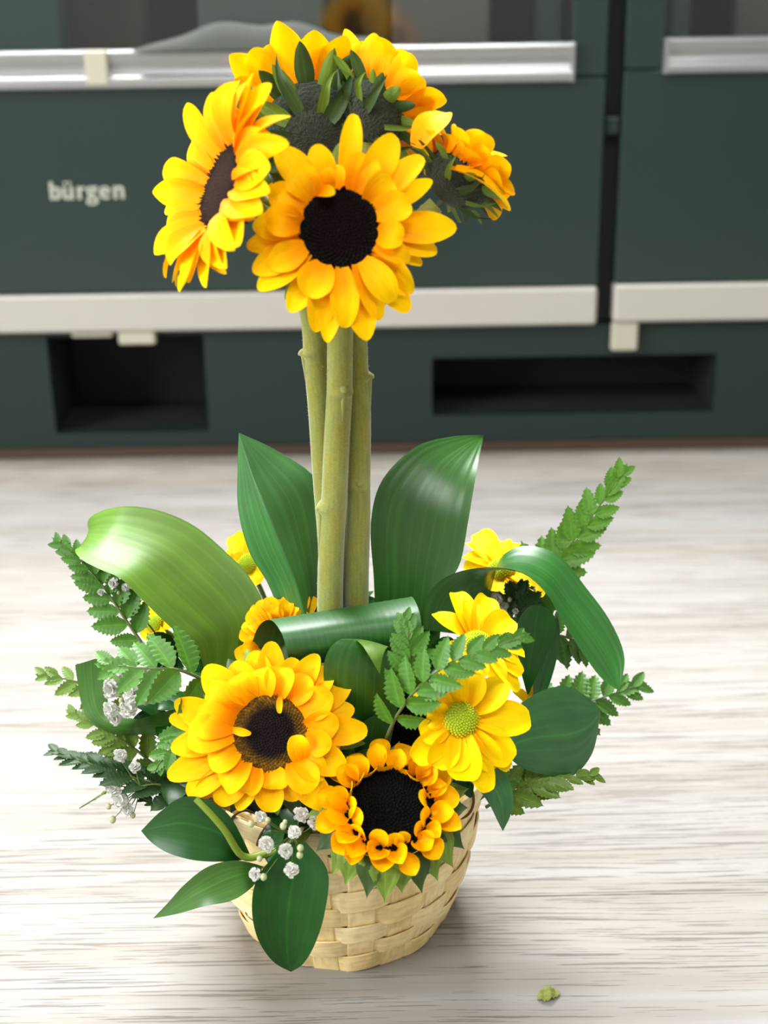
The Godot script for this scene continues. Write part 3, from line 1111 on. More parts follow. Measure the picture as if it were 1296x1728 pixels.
	calyx(t, c, n, 68 * s, 42 * s, M.calyx)
	sepals(t, c, n, 68 * s, 18, 70 * s, 100 * s, 0.4, [M.sepal_dark, M.sepal])
	tip_ring(t, c, n, 66 * s, [[344, 1126, 30, .08, 4], [395, 1116, 28, .08, 2], [459, 1082, 24, .05, -6], [498, 1110, 22, .05, -8], [537, 1104, 24, .06, -4], [594, 1150, 26, .05, -12], [560, 1128, 28, .07, 0], [598, 1195, 24, .05, -10],
		[620, 1233, 26, .07, -6], [574, 1262, 24, .06, -4], [584, 1298, 30, .08, -4], [556, 1368, 30, .07, -6], [500, 1352, 28, .07, -8], [456, 1371, 27, .06, -6], [402, 1368, 22, .05, -10], [368, 1358, 28, .07, -8], [316, 1342, 24, .07, -6], [328, 1348, 22, .05, -14],
		[282, 1312, 26, .06, -8], [288, 1262, 26, .06, -10], [286, 1212, 20, .05, -16], [295, 1186, 26, .08, -4], [308, 1200, 28, .05, -12], [430, 1098, 26, .06, -8]], M.petal, 0.001, 0.66)
	tip_ring(t, c, n, 66 * s, [[330, 1210, 34, .22, 14], [316, 1240, 34, .22, 14], [352, 1290, 30, .24, 16], [378, 1330, 30, .26, 14], [416, 1340, 24, .22, 12], [466, 1332, 28, .20, 12], [530, 1332, 30, .24, 14], [548, 1310, 26, .2, 8], [560, 1258, 24, .24, 14],
		[572, 1220, 28, .18, 10], [560, 1170, 30, .2, 12], [520, 1140, 28, .2, 12], [480, 1126, 30, .2, 12], [440, 1128, 30, .2, 12], [398, 1140, 30, .22, 14], [350, 1160, 32, .2, 12]], M.petal, -0.001, 0.62)
	petal(t, on_plane(512, 1290, c, n), on_plane(500, 1240, c + n * 30 * s, n), n, 20 * s, 0.2, 0.4, 0.5, M.petal[1], 0.5)
	petal(t, on_plane(388, 1230, c, n), on_plane(424, 1238, c + n * 14 * s, n), n, 8 * s, 0.2, 0.8, 0.5, M.petal[0], 0.6)
	petal(t, on_plane(474, 1172, c, n), on_plane(472, 1204, c + n * 14 * s, n), n, 6 * s, 0.2, 0.8, 0.5, M.petal[2], 0.4)
	stem(t, [foot_of(500, 0.04), c - n * 80 * s + Vector3(0.01, -0.02, 0), c - n * 36 * s], 0.006, 0.0055, M.stem, [], 0, 14)
	# --- half-open one with rolled petals
	c = at(656, 1364, 0.100)
	n = facing(0.02, 0.56, 0.83)
	s = px_size(c)
	t = thing("sunflower", foot_of(630, 0.05), "half-open sunflower with rolled orange petals and hanging green sepals over the basket rim", "sunflower")
	head(t, c, n, 72 * s, 3 * s, lin(8, 7, 7), lin(12, 9, 8), 420)
	calyx(t, c, n, 84 * s, 50 * s, M.sepal_dark)
	var fr := frame_of(n)
	for ring in 3:
		var cnt: int = [16, 16, 15][ring]
		for k in cnt:
			var a := TAU * (k + ring * 0.5 + rf(-0.25, 0.25)) / cnt
			var o: Vector3 = fr[0] * cos(a) + fr[1] * sin(a)
			var b := c + o * (66 + 7 * ring) * s - n * (2 + 3 * ring) * s
			var l: float = rf(34, 46) * s
			var mb := MB.new()
			if ring == 0:                 # short flat ones that stand up round the disc
				var d := (n - o * rf(-0.2, 0.45)).normalized()
				l = rf(26, 38) * s
				blade(mb, [b, b + d * l * 0.35, b + d * l * 0.7 - o * l * 0.03, b + d * l - o * l * 0.15], o, rf(15, 20) * s, 0.6, 0.55, rf(0.45, 0.8), 0.5, 0.3, 12, 8, 0.02, 0.05)
			else:                         # rolled into little trumpets that open outwards
				var d: Vector3 = (n * [0.0, 0.9, 0.35][ring] + o + Vector3(rf(-.2, .2), rf(-.2, .2), rf(-.2, .2))).normalized()
				blade(mb, [b, b + d * l * 0.35, b + d * l * 0.7 + o * l * 0.03, b + d * l + o * l * 0.10], (n + o.cross(n) * rf(-.3, .3)).normalized(), rf(25, 33) * s, 0.34, 0.58, rf(0.7, 0.95), 2.1, 1.0, 14, 14, 0.01, 0.04)
			put("petal", mb, M.petal_young, t)
	for k in 22:                          # sepals: the lower ones hang over the weave
		var a := TAU * (k + rf(-0.2, 0.2)) / 22.0
		var o: Vector3 = fr[0] * cos(a) + fr[1] * sin(a)
		var low := smoothstep(0.1, -0.9, sin(a))
		var l: float = rf(56, 74) * s
		var b := c + o * 84 * s - n * 14 * s
		var dn := Vector3(0, -1, 0)
		var e := (o * 0.8 + dn * 0.9 * low - n * 0.25).normalized()
		var sp := [b, b + (o * 0.9).lerp(e, 0.3) * l * 0.35, b + e * l * 0.7, b + e * l + dn * l * 0.08 * low]
		var mb := MB.new()
		blade(mb, sp, (n + o * 0.4).normalized(), rf(22, 29) * s, 0.8, 0.22, 1.9, -0.6, 1.0, 12, 6, 0.05, 0.12)
		put("sepal", mb, M.sepal if k % 3 else M.sepal_dark, t)
	stem(t, [foot_of(630, 0.05), c - n * 70 * s + Vector3(0, -0.01, 0), c - n * 44 * s], 0.006, 0.0055, M.stem, [], 0, 14)
	# --- behind the rolled leaf
	c = at(480, 1084, 0.004)
	n = facing(-0.05, 0.20, 0.97)
	s = px_size(c)
	t = thing("sunflower", foot_of(520, -0.02), "yellow sunflower mostly hidden behind the rolled green leaf beside the thick stems", "sunflower")
	head(t, c, n, 44 * s, 4 * s, lin(20, 15, 13), lin(34, 24, 16), 250)
	calyx(t, c, n, 46 * s, 30 * s, M.calyx)
	sepals(t, c, n, 46 * s, 12, 34 * s, 50 * s, 0.5, [M.sepal_dark])
	tip_ring(t, c, n, 44 * s, [[437, 1014, 15], [453, 1007, 14], [470, 1011, 14], [486, 1005, 15], [501, 1009, 14], [516, 1002, 15], [532, 1007, 15, .05, -10], [416, 1036, 15], [424, 1024, 13], [404, 1070, 14], [409, 1054, 12], [396, 1106, 14],
		[404, 1130, 14], [430, 1158, 15], [470, 1170, 15], [510, 1168, 15]], M.petal, 0.0, 0.45)
	rand_ring(t, c, n, 42 * s, 18, 18 * s, 30 * s, 2 * s, 10 * s, 13 * s, 17 * s, 0.1, 0.2, M.petal, 0.3, 0.45)
	stem(t, [foot_of(520, -0.02), c - n * 60 * s + Vector3(0, -0.01, 0), c - n * 26 * s], 0.004, 0.004, M.stem, [], 0, 14)
	# --- bare dark head between the half-open sunflower and the daisy
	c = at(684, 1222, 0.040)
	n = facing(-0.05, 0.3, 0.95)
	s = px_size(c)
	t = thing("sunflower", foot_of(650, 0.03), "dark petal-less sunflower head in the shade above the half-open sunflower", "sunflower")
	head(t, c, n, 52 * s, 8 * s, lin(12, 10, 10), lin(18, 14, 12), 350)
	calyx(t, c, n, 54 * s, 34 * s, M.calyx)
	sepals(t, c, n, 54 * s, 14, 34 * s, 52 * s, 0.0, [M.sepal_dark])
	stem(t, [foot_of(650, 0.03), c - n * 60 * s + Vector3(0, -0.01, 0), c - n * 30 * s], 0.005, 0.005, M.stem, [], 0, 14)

# ---------------------------------------------------------------- daisies
func daisy(label: String, c: Vector3, n: Vector3, R: float, tips: Array, base: Vector3, arch := 0.06, extra := 0) -> void:
	var t := thing("daisy", base, label, "daisy", "yellow daisies among the leaves")
	var s := px_size(c)
	tip_ring(t, c - n * 2 * s, n, R * 0.8, tips, M.daisy, 0.0, 0.40, arch)
	if extra:
		rand_ring(t, c, n, R * 0.8, extra, 62 * s, 84 * s, -10 * s, 4 * s, 19 * s, 25 * s, 0.03, 0.12, M.daisy, 0.25, 0.40)
	var fr := frame_of(n)
	var mb := MB.new()
	ball(mb, c, R, 8, 18, n, 0.55)
	put("disc", mb, mat(col(170, 180, 30), 0.7), t)
	mb = MB.new()
	for k in 150:
		var q := sqrt((k + 0.5) / 150.0)
		var a := k * 2.39996
		var o: Vector3 = fr[0] * cos(a) + fr[1] * sin(a)
		mb.tint = lin(176, 196, 40).lerp(lin(216, 200, 24), smoothstep(0.55, 1.0, q))
		ball(mb, c + o * R * q * 1.02 + n * (R * 0.56 * sqrt(maxf(0.0, 1.0 - q * q)) + 0.0001), R * 0.075, 3, 5, n)
	tag(put("disc_florets", mb, M.floret, t), "", "", "", "stuff")
	mb = MB.new()
	tube(mb, [base, base.lerp(c, 0.5) + Vector3(0, 0.01, 0) - n * 0.01, c - n * R * 0.4], 0.0016, 0.0016, 14, 8)
	put("stem", mb, M.thin_stem, t)

func daisies() -> void:
	daisy("large yellow daisy with green centre facing forward on the right front of the basket", at(778, 1213, 0.085), facing(0.05, 0.10, 1.0), 0.0094,
		[[896, 1213, 33, .06, -4], [864, 1284, 31, .06, -4], [860, 1298, 20, .05, -14], [824, 1336, 24, .06, -12], [785, 1318, 33, .08, 0], [733, 1294, 30, .08, -2], [697, 1283, 28, .07, -12], [709, 1240, 26, .10, 0],
		[720, 1204, 26, .18, 6], [702, 1158, 30, .10, -6], [722, 1172, 24, .12, 4], [750, 1128, 33, .10, 2], [798, 1134, 33, .09, -2], [852, 1152, 30, .08, 0], [812, 1320, 26, .07, -6], [768, 1302, 26, .10, 4], [838, 1296, 26, .08, 0]], foot_of(720, 0.03))
	daisy("yellow daisy facing upward behind the fern tip, above the large daisy", at(805, 1088, 0.045), facing(0.10, 0.72, 0.70), 0.0085,
		[[733, 1034, 26, .10, 10], [768, 1003, 25, .10, 8], [790, 1018, 22, .12, 16], [823, 1006, 27, .10, 10], [862, 1046, 30, .10, 6], [886, 1104, 16, .12, -4], [876, 1122, 14, .12, -8], [879, 1142, 18, .10, -12], [874, 1168, 20, .08, -18], [845, 1150, 22, .10, -4],
		[800, 1150, 24, .1, -4], [748, 1110, 22, .1, 0], [770, 1140, 20, .1, 0]], foot_of(720, 0.02))
	daisy("yellow daisy behind the arching leaf at the right rear of the basket", at(846, 962, -0.050), facing(-0.1, 0.75, 0.6), 0.0085,
		[[806, 894, 22, .08, 10], [852, 912, 18, .08, 8], [874, 918, 22, .08, 8], [784, 938, 22, .08, 2], [790, 912, 18, .08, 4], [782, 960, 20, .1, 0], [912, 990, 20, .1, 0], [916, 1006, 18, .1, -4], [896, 1012, 18, .1, -6], [870, 1010, 20, .1, -4], [838, 1000, 20, .1, -4], [836, 920, 20, .1, 8]], foot_of(680, -0.03))
	daisy("yellow daisy peeping out left of the upright folded leaf at the rear", at(420, 952, -0.070), facing(-0.3, 0.6, 0.7), 0.0075,
		[[396, 904, 20, .08, 8], [380, 930, 18, .08, 0], [392, 944, 16, .08, 6], [430, 905, 20, .1, 4], [455, 930, 20, .1, 0], [400, 975, 18, .1, 0], [440, 985, 18, .1, 0]], foot_of(520, -0.05))
	daisy("small yellow daisy in the shade below the broad arching leaf on the left", at(262, 1052, -0.040), facing(-0.5, 0.5, 0.7), 0.0060,
		[[240, 1018, 14, .08, 0], [256, 1012, 14, .08, 0], [280, 1020, 14, .1, 4], [292, 1050, 14, .1, 0], [236, 1050, 13, .1, 0], [250, 1082, 13, .1, 0], [276, 1086, 14, .1, 0], [240, 1076, 12, .1, 0]], foot_of(470, -0.04))
	daisy("yellow daisy with one petal showing above the round blue-green leaf", at(898, 1196, 0.010), facing(0.3, 0.5, 0.8), 0.0070,
		[[888, 1140, 13, .05, 0], [912, 1146, 16, .08, -6], [868, 1166, 14, .08, -6], [940, 1180, 18, .1, -6], [942, 1210, 18, .1, -6], [910, 1240, 18, .1, -6], [866, 1220, 18, .1, -6]], foot_of(700, 0.0))
	daisy("small yellow daisy below the fern frond at the lower right edge", at(908, 1322, -0.004), facing(0.5, -0.1, 0.85), 0.0050,
		[[897, 1348, 8, .05, 0], [918, 1344, 8, .05, 0], [925, 1322, 9, .05, 0], [890, 1310, 9, .05, 0], [910, 1300, 9, .05, 0], [886, 1330, 9, .05, 0]], foot_of(680, 0.0))

# ---------------------------------------------------------------- leaves
func strip_leaf(label: String, A: Array, B: Array, mt: Material, bulge: float, vein: float, mid := [], flap := []) -> MeshInstance3D:
	var mb := MB.new()
	ribbon(mb, ats(A), ats(B), 40, 32, bulge, vein, ats(mid))
	if flap.size():
		ribbon(mb, ats(flap[0]), ats(flap[1]), 16, 12, 0.05, 0.0)
	return tag(put("leaf", mb, mt), label, "leaf")

func leaves() -> void:
	strip_leaf("upright blue-green leaf creased along its middle, left of the thick stems",
		[[478, 1050, -.012], [452, 985, -.018], [420, 930, -.024], [402, 860, -.030], [401, 790, -.036], [403, 730, -.042]],
		[[545, 1050, -.020], [550, 970, -.028], [550, 890, -.034], [536, 812, -.042], [470, 762, -.046], [403, 730, -.042]], M.leaf_blue, 0.02, 0.00012,
		[[518, 1050, .002], [500, 985, -.002], [476, 925, -.006], [450, 862, -.013], [425, 798, -.025], [403, 730, -.042]])
	strip_leaf("broad upright glossy leaf with parallel veins, right of the thick stems",
		[[690, 1120, -.006], [640, 1050, -.012], [630, 965, -.016], [626, 880, -.022], [645, 810, -.032], [700, 755, -.048], [760, 737, -.064], [815, 734, -.080]],
		[[740, 1120, .0], [745, 1050, -.002], [760, 985, -.008], [778, 945, -.012], [790, 880, -.020], [800, 820, -.034], [808, 775, -.054], [816, 735, -.082]], M.leaf_deep, 0.06, 0.0001)
	strip_leaf("broad leaf arching over to the left of the basket, its green lightened as if lit",
		[[412, 1135, .0], [448, 1045, -.012], [424, 978, -.022], [374, 925, -.030], [322, 884, -.035], [262, 860, -.036], [205, 855, -.036], [160, 868, -.046], [148, 888, -.062], [170, 925, -.078]],
		[[345, 1130, .012], [330, 1090, .014], [290, 1060, .018], [238, 1010, .020], [205, 977, .020], [172, 962, .016], [142, 947, .008], [127, 932, -.006], [132, 925, -.030], [156, 945, -.055]], M.leaf_lit, -0.08, 0.00008)
	strip_leaf("long green leaf arching over and drooping to a point on the right",
		[[714, 1062, .0], [718, 1012, .0], [752, 974, .002], [815, 958, .004], [880, 966, .008], [922, 1002, .014], [950, 1050, .018], [985, 1105, .022], [1015, 1145, .026], [1043, 1165, .026]],
		[[800, 1072, -.012], [818, 1032, -.024], [830, 990, -.034], [846, 940, -.040], [886, 921, -.042], [942, 936, -.036], [988, 990, -.026], [1030, 1048, -.010], [1054, 1108, .006], [1046, 1162, .024]], M.leaf_mid, -0.10, 0.0001)
	var mb := MB.new()
	ribbon(mb, ats([[492, 1125, .048], [484, 1098, .054], [474, 1066, .048], [456, 1046, .030], [437, 1056, .014], [424, 1088, .006], [412, 1125, .006]]),
		ats([[716, 1098, .048], [713, 1070, .054], [708, 1034, .048], [697, 1009, .030], [690, 1012, .014], [690, 1040, .006], [690, 1080, .006]]), 40, 40, 0.0, 0.0001, [], 20.0)
	tag(put("leaf", mb, M.leaf_roll), "dark green leaf rolled into a tube in front of the thick stems", "leaf")
	var t := thing("leaf", at(620, 1290, .045), "folded leaf with a pale curled tip below the rolled leaf, mid basket", "leaf")
	mb = MB.new()
	ribbon(mb, ats([[590, 1290, .045], [556, 1210, .056], [546, 1140, .066], [552, 1102, .070], [572, 1080, .066], [598, 1078, .060]]),
		ats([[650, 1290, .045], [668, 1210, .056], [675, 1150, .062], [672, 1112, .060], [660, 1096, .056], [640, 1100, .056]]), 36, 20, -0.06)
	put("blade", mb, M.leaf_deep, t)
	mb = MB.new()
	ribbon(mb, ats([[598, 1078, .060], [612, 1090, .072], [626, 1112, .080], [640, 1136, .082]]), ats([[664, 1096, .056], [654, 1092, .066], [646, 1108, .076], [641, 1137, .082]]), 16, 12, 0.05)
	tag(put("curled_tip", mb, M.leaf_lit, t), "pale green curled tip")
	# small dark leaves on one twig at the lower left
	t = thing("leafy_sprig", at(470, 1420, 0.085), "sprig of three dark glossy leaves hanging over the left front of the basket", "leaf sprig")
	for q in [[[[425, 1448, .088], [390, 1380, .092], [350, 1350, .092], [308, 1345, .088], [270, 1370, .080], [238, 1402, .072]], [[420, 1450, .088], [380, 1454, .096], [330, 1452, .096], [285, 1440, .090], [256, 1422, .082], [238, 1402, .072]], M.ruscus],
		[[[445, 1462, .094], [400, 1452, .100], [352, 1462, .100], [312, 1492, .094], [282, 1525, .086], [258, 1550, .080]], [[440, 1480, .094], [420, 1502, .102], [390, 1520, .104], [342, 1530, .102], [300, 1542, .092], [258, 1550, .080]], M.ruscus_light],
		[[[482, 1422, .096], [436, 1478, .106], [425, 1530, .114], [434, 1582, .116], [460, 1622, .114], [491, 1640, .110]], [[515, 1420, .096], [553, 1470, .106], [548, 1540, .114], [532, 1592, .116], [512, 1626, .114], [491, 1640, .110]], M.ruscus]]:
		mb = MB.new()
		ribbon(mb, ats(q[0]), ats(q[1]), 26, 16, -0.10, 0.0)
		put("leaf", mb, q[2], t)
	mb = MB.new()
	tube(mb, ats([[330, 1348, .098], [352, 1370, .100], [380, 1402, .100], [410, 1445, .096], [450, 1440, .092], [500, 1425, .088], [520, 1400, .070]]), 0.0016, 0.0024, 30, 8)
	put("twig", mb, M.lime_stem, t)
	for q in [
		["folded dark leaf by the white blossoms at the far left of the basket", [[300, 1255, .03], [255, 1240, .03], [200, 1240, .03], [158, 1222, .03], [138, 1190, .025], [127, 1122, .02]], [[300, 1195, .03], [262, 1205, .035], [228, 1213, .04], [190, 1200, .03], [180, 1165, .025], [178, 1106, .015]], M.ruscus_light, -0.05],
		["round blue-green leaf sticking out to the right beside the large daisy", [[856, 1276, .05], [882, 1296, .05], [922, 1308, .046], [965, 1310, .040], [1000, 1270, .034], [1013, 1205, .030]], [[854, 1262, .05], [872, 1200, .046], [905, 1170, .042], [950, 1158, .036], [985, 1172, .032], [1013, 1197, .030]], M.salal, 0.06],
		["dark green oval leaf standing between the upper daisy and the drooping leaf", [[890, 1172, .03], [876, 1120, .03], [872, 1075, .03], [876, 1045, .028], [892, 1024, .024], [912, 1018, .02]], [[892, 1172, .03], [915, 1120, .026], [934, 1080, .022], [938, 1052, .018], [930, 1030, .016], [914, 1018, .02]], M.ruscus, 0.06],
		["pale green leaf half hidden behind the dark oval leaf on the right", [[900, 1190, .008], [900, 1140, .006], [908, 1100, .002], [925, 1060, .0], [940, 1040, .0]], [[905, 1190, .008], [925, 1160, .004], [940, 1110, .0], [945, 1070, -.002], [941, 1040, .0]], M.salal, 0.06],
		["green leaf hanging below the large daisy over the right rim of the basket", [[778, 1300, .085], [806, 1330, .092], [826, 1358, .094], [838, 1382, .092], [848, 1402, .088]], [[812, 1282, .080], [850, 1302, .082], [866, 1342, .086], [862, 1374, .088], [849, 1402, .088]], M.salal, -0.08],
		["dark leaf in the shade between the bare dark head and the lower left sunflower", [[640, 1330, .06], [605, 1290, .066], [598, 1250, .068], [612, 1220, .066], [636, 1205, .06]], [[645, 1330, .06], [652, 1290, .064], [655, 1255, .064], [650, 1225, .062], [638, 1205, .06]], M.ruscus, 0.05]]:
		strip_leaf(q[0], q[1], q[2], q[3], q[4], 0.0)
	# leafy sprigs that fill the middle
	var k := 0
	for q in [["shaded dark leafy sprig under the broad arching leaf on the left", 262, 1110, -.02], ["shaded dark leafy sprig beside the left edge of the low sunflower", 268, 1215, .02], ["shaded dark leafy sprig above the three glossy leaves on the left", 290, 1335, .045],
			["shaded dark leafy sprig behind the dark oval leaf on the right", 862, 1110, -.02], ["shaded dark leafy sprig at the back of the basket behind the thick stems", 600, 1010, -.06], ["shaded dark leafy sprig behind the tiny white blossoms below the low sunflower", 470, 1390, .075],
			["shaded dark leafy sprig under the large daisy beside the basket rim", 790, 1290, .06], ["shaded dark leafy sprig in the middle below the rolled leaf", 560, 1180, .04], ["shaded dark leafy sprig right of the rolled leaf end", 720, 1110, .0]]:
		var e: Vector3 = at(q[1], q[2], q[3])
		var b: Vector3 = BC + Vector3(0, 0.125, 0) + Vector3(e.x - BC.x, 0, e.z - BC.z) * 0.35
		var dir: Vector3 = (e - b).normalized()
		t = thing("leafy_sprig", b, q[0], "leaf sprig")
		mb = MB.new()
		tube(mb, [b, b.lerp(e, 0.5) + Vector3(0, 0.006, 0), e], 0.0016, 0.001, 10, 6)
		put("twig", mb, M.thin_stem, t)
		for i in 14:
			var u := 0.10 + 0.066 * i
			var p := b.lerp(e, u) + Vector3(0, 0.024 * u * (1 - u), 0)
			var d: Vector3 = dir + Vector3(rf(-1, 1), rf(-.8, .8), rf(-1, 1)) * 0.8
			d = d.normalized()
			var l := rf(0.022, 0.032)
			mb = MB.new()
			blade(mb, [p, p + d * l * 0.4 + Vector3(0, 0.003, 0), p + d * l * 0.75, p + d * l - Vector3(0, 0.004, 0)], (Vector3.UP + Vector3(rf(-.4, .4), 0, rf(0, .8))).normalized(), l * 0.27, 0.08, 0.42, 0.9, 0.2, 0.4, 10, 6, 0.0, 0.05)
			put("leaf", mb, M.ruscus, t)
		k += 1
	# torn scrap of leaf on the floor
	mb = MB.new()
	var c := at_floor(926, 1682)
	var rows := []
	for i in 13:
		var u := i / 12.0
		var row := PackedVector3Array()
		for j in 9:
			var x := 2.0 * j / 8.0 - 1.0
			var w := (0.0050 * sin(PI * pow(u, 0.8)) + 0.0006) * (1.0 + 0.22 * sin(u * 31.0) * signf(x))
			row.append(c + Vector3((u - 0.5) * 0.0135, 0.0006 + 0.0022 * sin(PI * u) * (0.6 + 0.5 * x * x) + 0.0006 * sin(u * 14.0), x * w + 0.003 * (0.5 - u)))
		rows.append(row)
	mb.grid(rows)
	tag(put("leaf_scrap", mb, leaf_mat(col(116, 124, 62), 3.0, 0.1, 0.6, 61, 0.3)), "torn scrap of olive green leaf lying on the floor in front of the basket", "leaf scrap")

# ---------------------------------------------------------------- ferns
var leaflets := []

func make_leaflets() -> void:
	for k in 3:
		var mb := MB.new()
		var rows := []
		var nt := 7 + k
		for i in 37:
			var u := i / 36.0
			var saw := 1.0 - fposmod(u * nt, 1.0)
			var w := 0.25 * petal_w(u, 0.22, 0.36, 0.85) * (0.80 + 0.30 * saw)
			var row := PackedVector3Array()
			for j in 5:
				var x := 2.0 * j / 4.0 - 1.0
				row.append(Vector3(x * w, u + absf(x) * 0.05 * saw, 0.35 * w * absf(x) - 0.10 * u * u + 0.005 * sin(u * nt * TAU) * absf(x)))
			rows.append(row)
		mb.grid(rows)
		leaflets.append(mb.mesh())

func frond(label: String, sp: Array, hint: Vector3, pairs: int, size: float, mt: Material, ang := 52.0, start := 0.12, sides := 3) -> void:
	var P := ats(sp)
	var t := thing("fern_frond", P[0], label, "fern", "fern fronds around the basket")
	var mb := MB.new()
	tube(mb, P, 0.0011, 0.0003, 30, 6)
	put("stalk", mb, M.rachis, t)
	for k in pairs:
		for sd in [-1.0, 1.0]:
			if sides == 1 and sd > 0 or sides == 2 and sd < 0:
				continue
			var u := start + (1.0 - start) * pow((k + (0.35 if sd > 0 else 0.0)) / float(pairs), 0.88)
			if u > 0.985:
				continue
			var p: Vector3 = cr(P, u)
			var tg: Vector3 = (cr(P, minf(u + 0.02, 1.0)) - cr(P, maxf(u - 0.02, 0.0))).normalized()
			var side: Vector3 = tg.cross(hint).normalized() * sd
			var nn: Vector3 = (side.cross(tg) * sd).normalized()
			var a := deg_to_rad(ang * lerpf(1.1, 0.55, u) + rf(-7, 7))
			var y: Vector3 = (tg * cos(a) + side * sin(a) + nn * rf(-0.15, 0.1)).normalized()
			var l := size * lerpf(1.0, 0.30, pow(u, 1.3)) * rf(0.88, 1.1) * (0.75 + 0.25 * smoothstep(0.0, 0.25, u))
			var x: Vector3 = y.cross(nn).normalized()
			var z: Vector3 = x.cross(y)
			put_mesh("leaflet", leaflets[rng.randi() % 3], mt, t, Transform3D(Basis(x * l * 1.1, y * l, z * l), p))
	mb = MB.new()
	var e: Vector3 = P[-1]
	var tg2: Vector3 = (cr(P, 1.0) - cr(P, 0.9)).normalized()
	var x2 := tg2.cross(hint).normalized()
	put_mesh("leaflet", leaflets[0], mt, t, Transform3D(Basis(x2, tg2, x2.cross(tg2)).scaled_local(Vector3(0.62, 0.72, 0.5) * size), e - tg2 * size * 0.62))

func ferns() -> void:
	make_leaflets()
	var s := px_size(at(600, 1100, 0.0))
	frond("tall bright fern frond rising to a tip at the right rear", [[840, 1070, -.03], [890, 1000, -.045], [945, 940, -.055], [1000, 870, -.060], [1053, 792, -.064]], facing(0.1, 0.1, 1), 12, 92 * s, M.fern_bright, 54.0)
	frond("fern frond pointing up and left beneath the broad arching leaf", [[250, 1100, .0], [215, 1050, -.004], [178, 995, -.01], [140, 950, -.014], [94, 912, -.018]], facing(-0.2, 0.3, 1), 10, 66 * s, M.fern, 56.0)
	frond("short pale fern frond sticking out furthest to the left", [[230, 1190, .0], [180, 1165, .0], [120, 1148, .0], [66, 1138, .0]], facing(0, 0.5, 1), 6, 62 * s, M.fern_lime, 50.0)
	frond("fern frond with pale leaflets hanging over the white blossoms at left", [[350, 1150, .045], [300, 1130, .055], [245, 1128, .058], [170, 1120, .056]], facing(0, 0.5, 1), 5, 92 * s, M.fern, 62.0, 0.1)
	frond("bright fern tip beside the left edge of the low sunflower", [[370, 1200, .055], [330, 1225, .062], [295, 1260, .066], [258, 1300, .066]], facing(0, 0.3, 1), 5, 66 * s, M.fern, 40.0)
	frond("dark fern frond lying flat towards the lower left", [[370, 1350, .05], [300, 1332, .052], [220, 1310, .05], [150, 1288, .044], [88, 1266, .036]], facing(0.1, 0.8, 0.4), 11, 74 * s, M.fern_dark, 48.0)
	frond("lime fern frond between the folded leaf and the dark frond at left", [[270, 1300, .03], [225, 1262, .03], [180, 1235, .028], [116, 1200, .02]], facing(0, 0.4, 1), 7, 60 * s, M.fern_lime, 52.0)
	frond("tiny fern tip low at the left near the small white buds", [[215, 1320, .04], [190, 1330, .04], [165, 1345, .04], [134, 1364, .04]], facing(0.5, 0.8, 0.3), 6, 22 * s, M.fern_lime, 30.0)
	frond("dark fern tip under the lower left sunflower beside the glossy leaves", [[380, 1370, .06], [330, 1362, .062], [285, 1362, .06], [235, 1345, .055]], facing(0.0, 0.7, 0.6), 8, 40 * s, M.fern_dark, 48.0)
	frond("fern frond arching to the right over the upper daisy and the dark head", [[652, 1245, .070], [672, 1204, .084], [708, 1158, .092], [764, 1116, .096], [826, 1095, .096], [886, 1072, .092]], facing(-0.1, 0.15, 1), 10, 72 * s, M.fern, 50.0, 0.12)
	frond("fern spray in the middle rising from the folded leaf towards the rolled leaf", [[676, 1180, .078], [690, 1130, .082], [690, 1085, .080], [682, 1040, .074]], facing(0, 0.2, 1), 6, 60 * s, M.fern, 50.0)
	frond("yellow-green fern frond pointing right below the round leaf", [[820, 1362, .045], [870, 1335, .048], [930, 1316, .046], [1010, 1309, .040]], facing(0.0, 0.6, 0.8), 9, 66 * s, M.fern_lime, 46.0)
	frond("fern frond pointing right behind the tip of the drooping leaf", [[900, 1215, -.01], [960, 1196, -.02], [1020, 1176, -.028], [1084, 1154, -.034]], facing(0.0, 0.4, 1), 7, 84 * s, M.fern, 60.0)
	frond("dark fern frond in the shade under the start of the drooping leaf", [[868, 1075, -.012], [872, 1030, -.020], [876, 1012, -.024], [874, 992, -.027]], facing(0, 0.1, 1), 7, 62 * s, M.fern_dark, 46.0)
	frond("fern frond spreading below the middle of the drooping leaf", [[900, 1075, -.01], [940, 1072, -.02], [980, 1085, -.026], [1016, 1108, -.03]], facing(0.0, 0.3, 1), 6, 70 * s, M.fern, 62.0)
	frond("small fern tip hanging under the right rim leaf", [[840, 1300, .05], [862, 1335, .05], [868, 1372, .048]], facing(0.2, 0.2, 1), 5, 26 * s, M.fern, 50.0)

# ---------------------------------------------------------------- small white blossoms
var puffs := []
var bud_mesh: ArrayMesh

func make_puffs() -> void:
	for k in 3:
		var mb := MB.new()
		for i in 22:
			var el := lerpf(0.15, 1.35, sqrt((i + 0.5) / 22.0))
			var az := i * 2.39996 + rf(-0.2, 0.2)
			var d := Vector3(sin(el) * cos(az), cos(el), sin(el) * sin(az))
			var b := d * 0.15
			var tip := d * rf(0.85, 1.05) + Vector3(0, -0.12 * el, 0)
			var hint := (Vector3.UP + d.cross(Vector3.UP) * rf(-.5, .5) + Vector3(0.01, 0, 0)).normalized()
			blade(mb, [b, b.lerp(tip, 0.4) + hint * 0.08, b.lerp(tip, 0.8) + hint * 0.05, tip], hint, rf(0.26, 0.36), 0.25, 0.66, 0.4, 0.3, 0.7, 6, 4, 0.12, 0.3, 0.3)
		ball(mb, Vector3(0, -0.05, 0), 0.32, 5, 7)
		puffs.append(mb.mesh())
	var mb2 := MB.new()
	ball(mb2, Vector3.ZERO, 1.0, 7, 10, Vector3.UP, 1.15)
	bud_mesh = mb2.mesh()

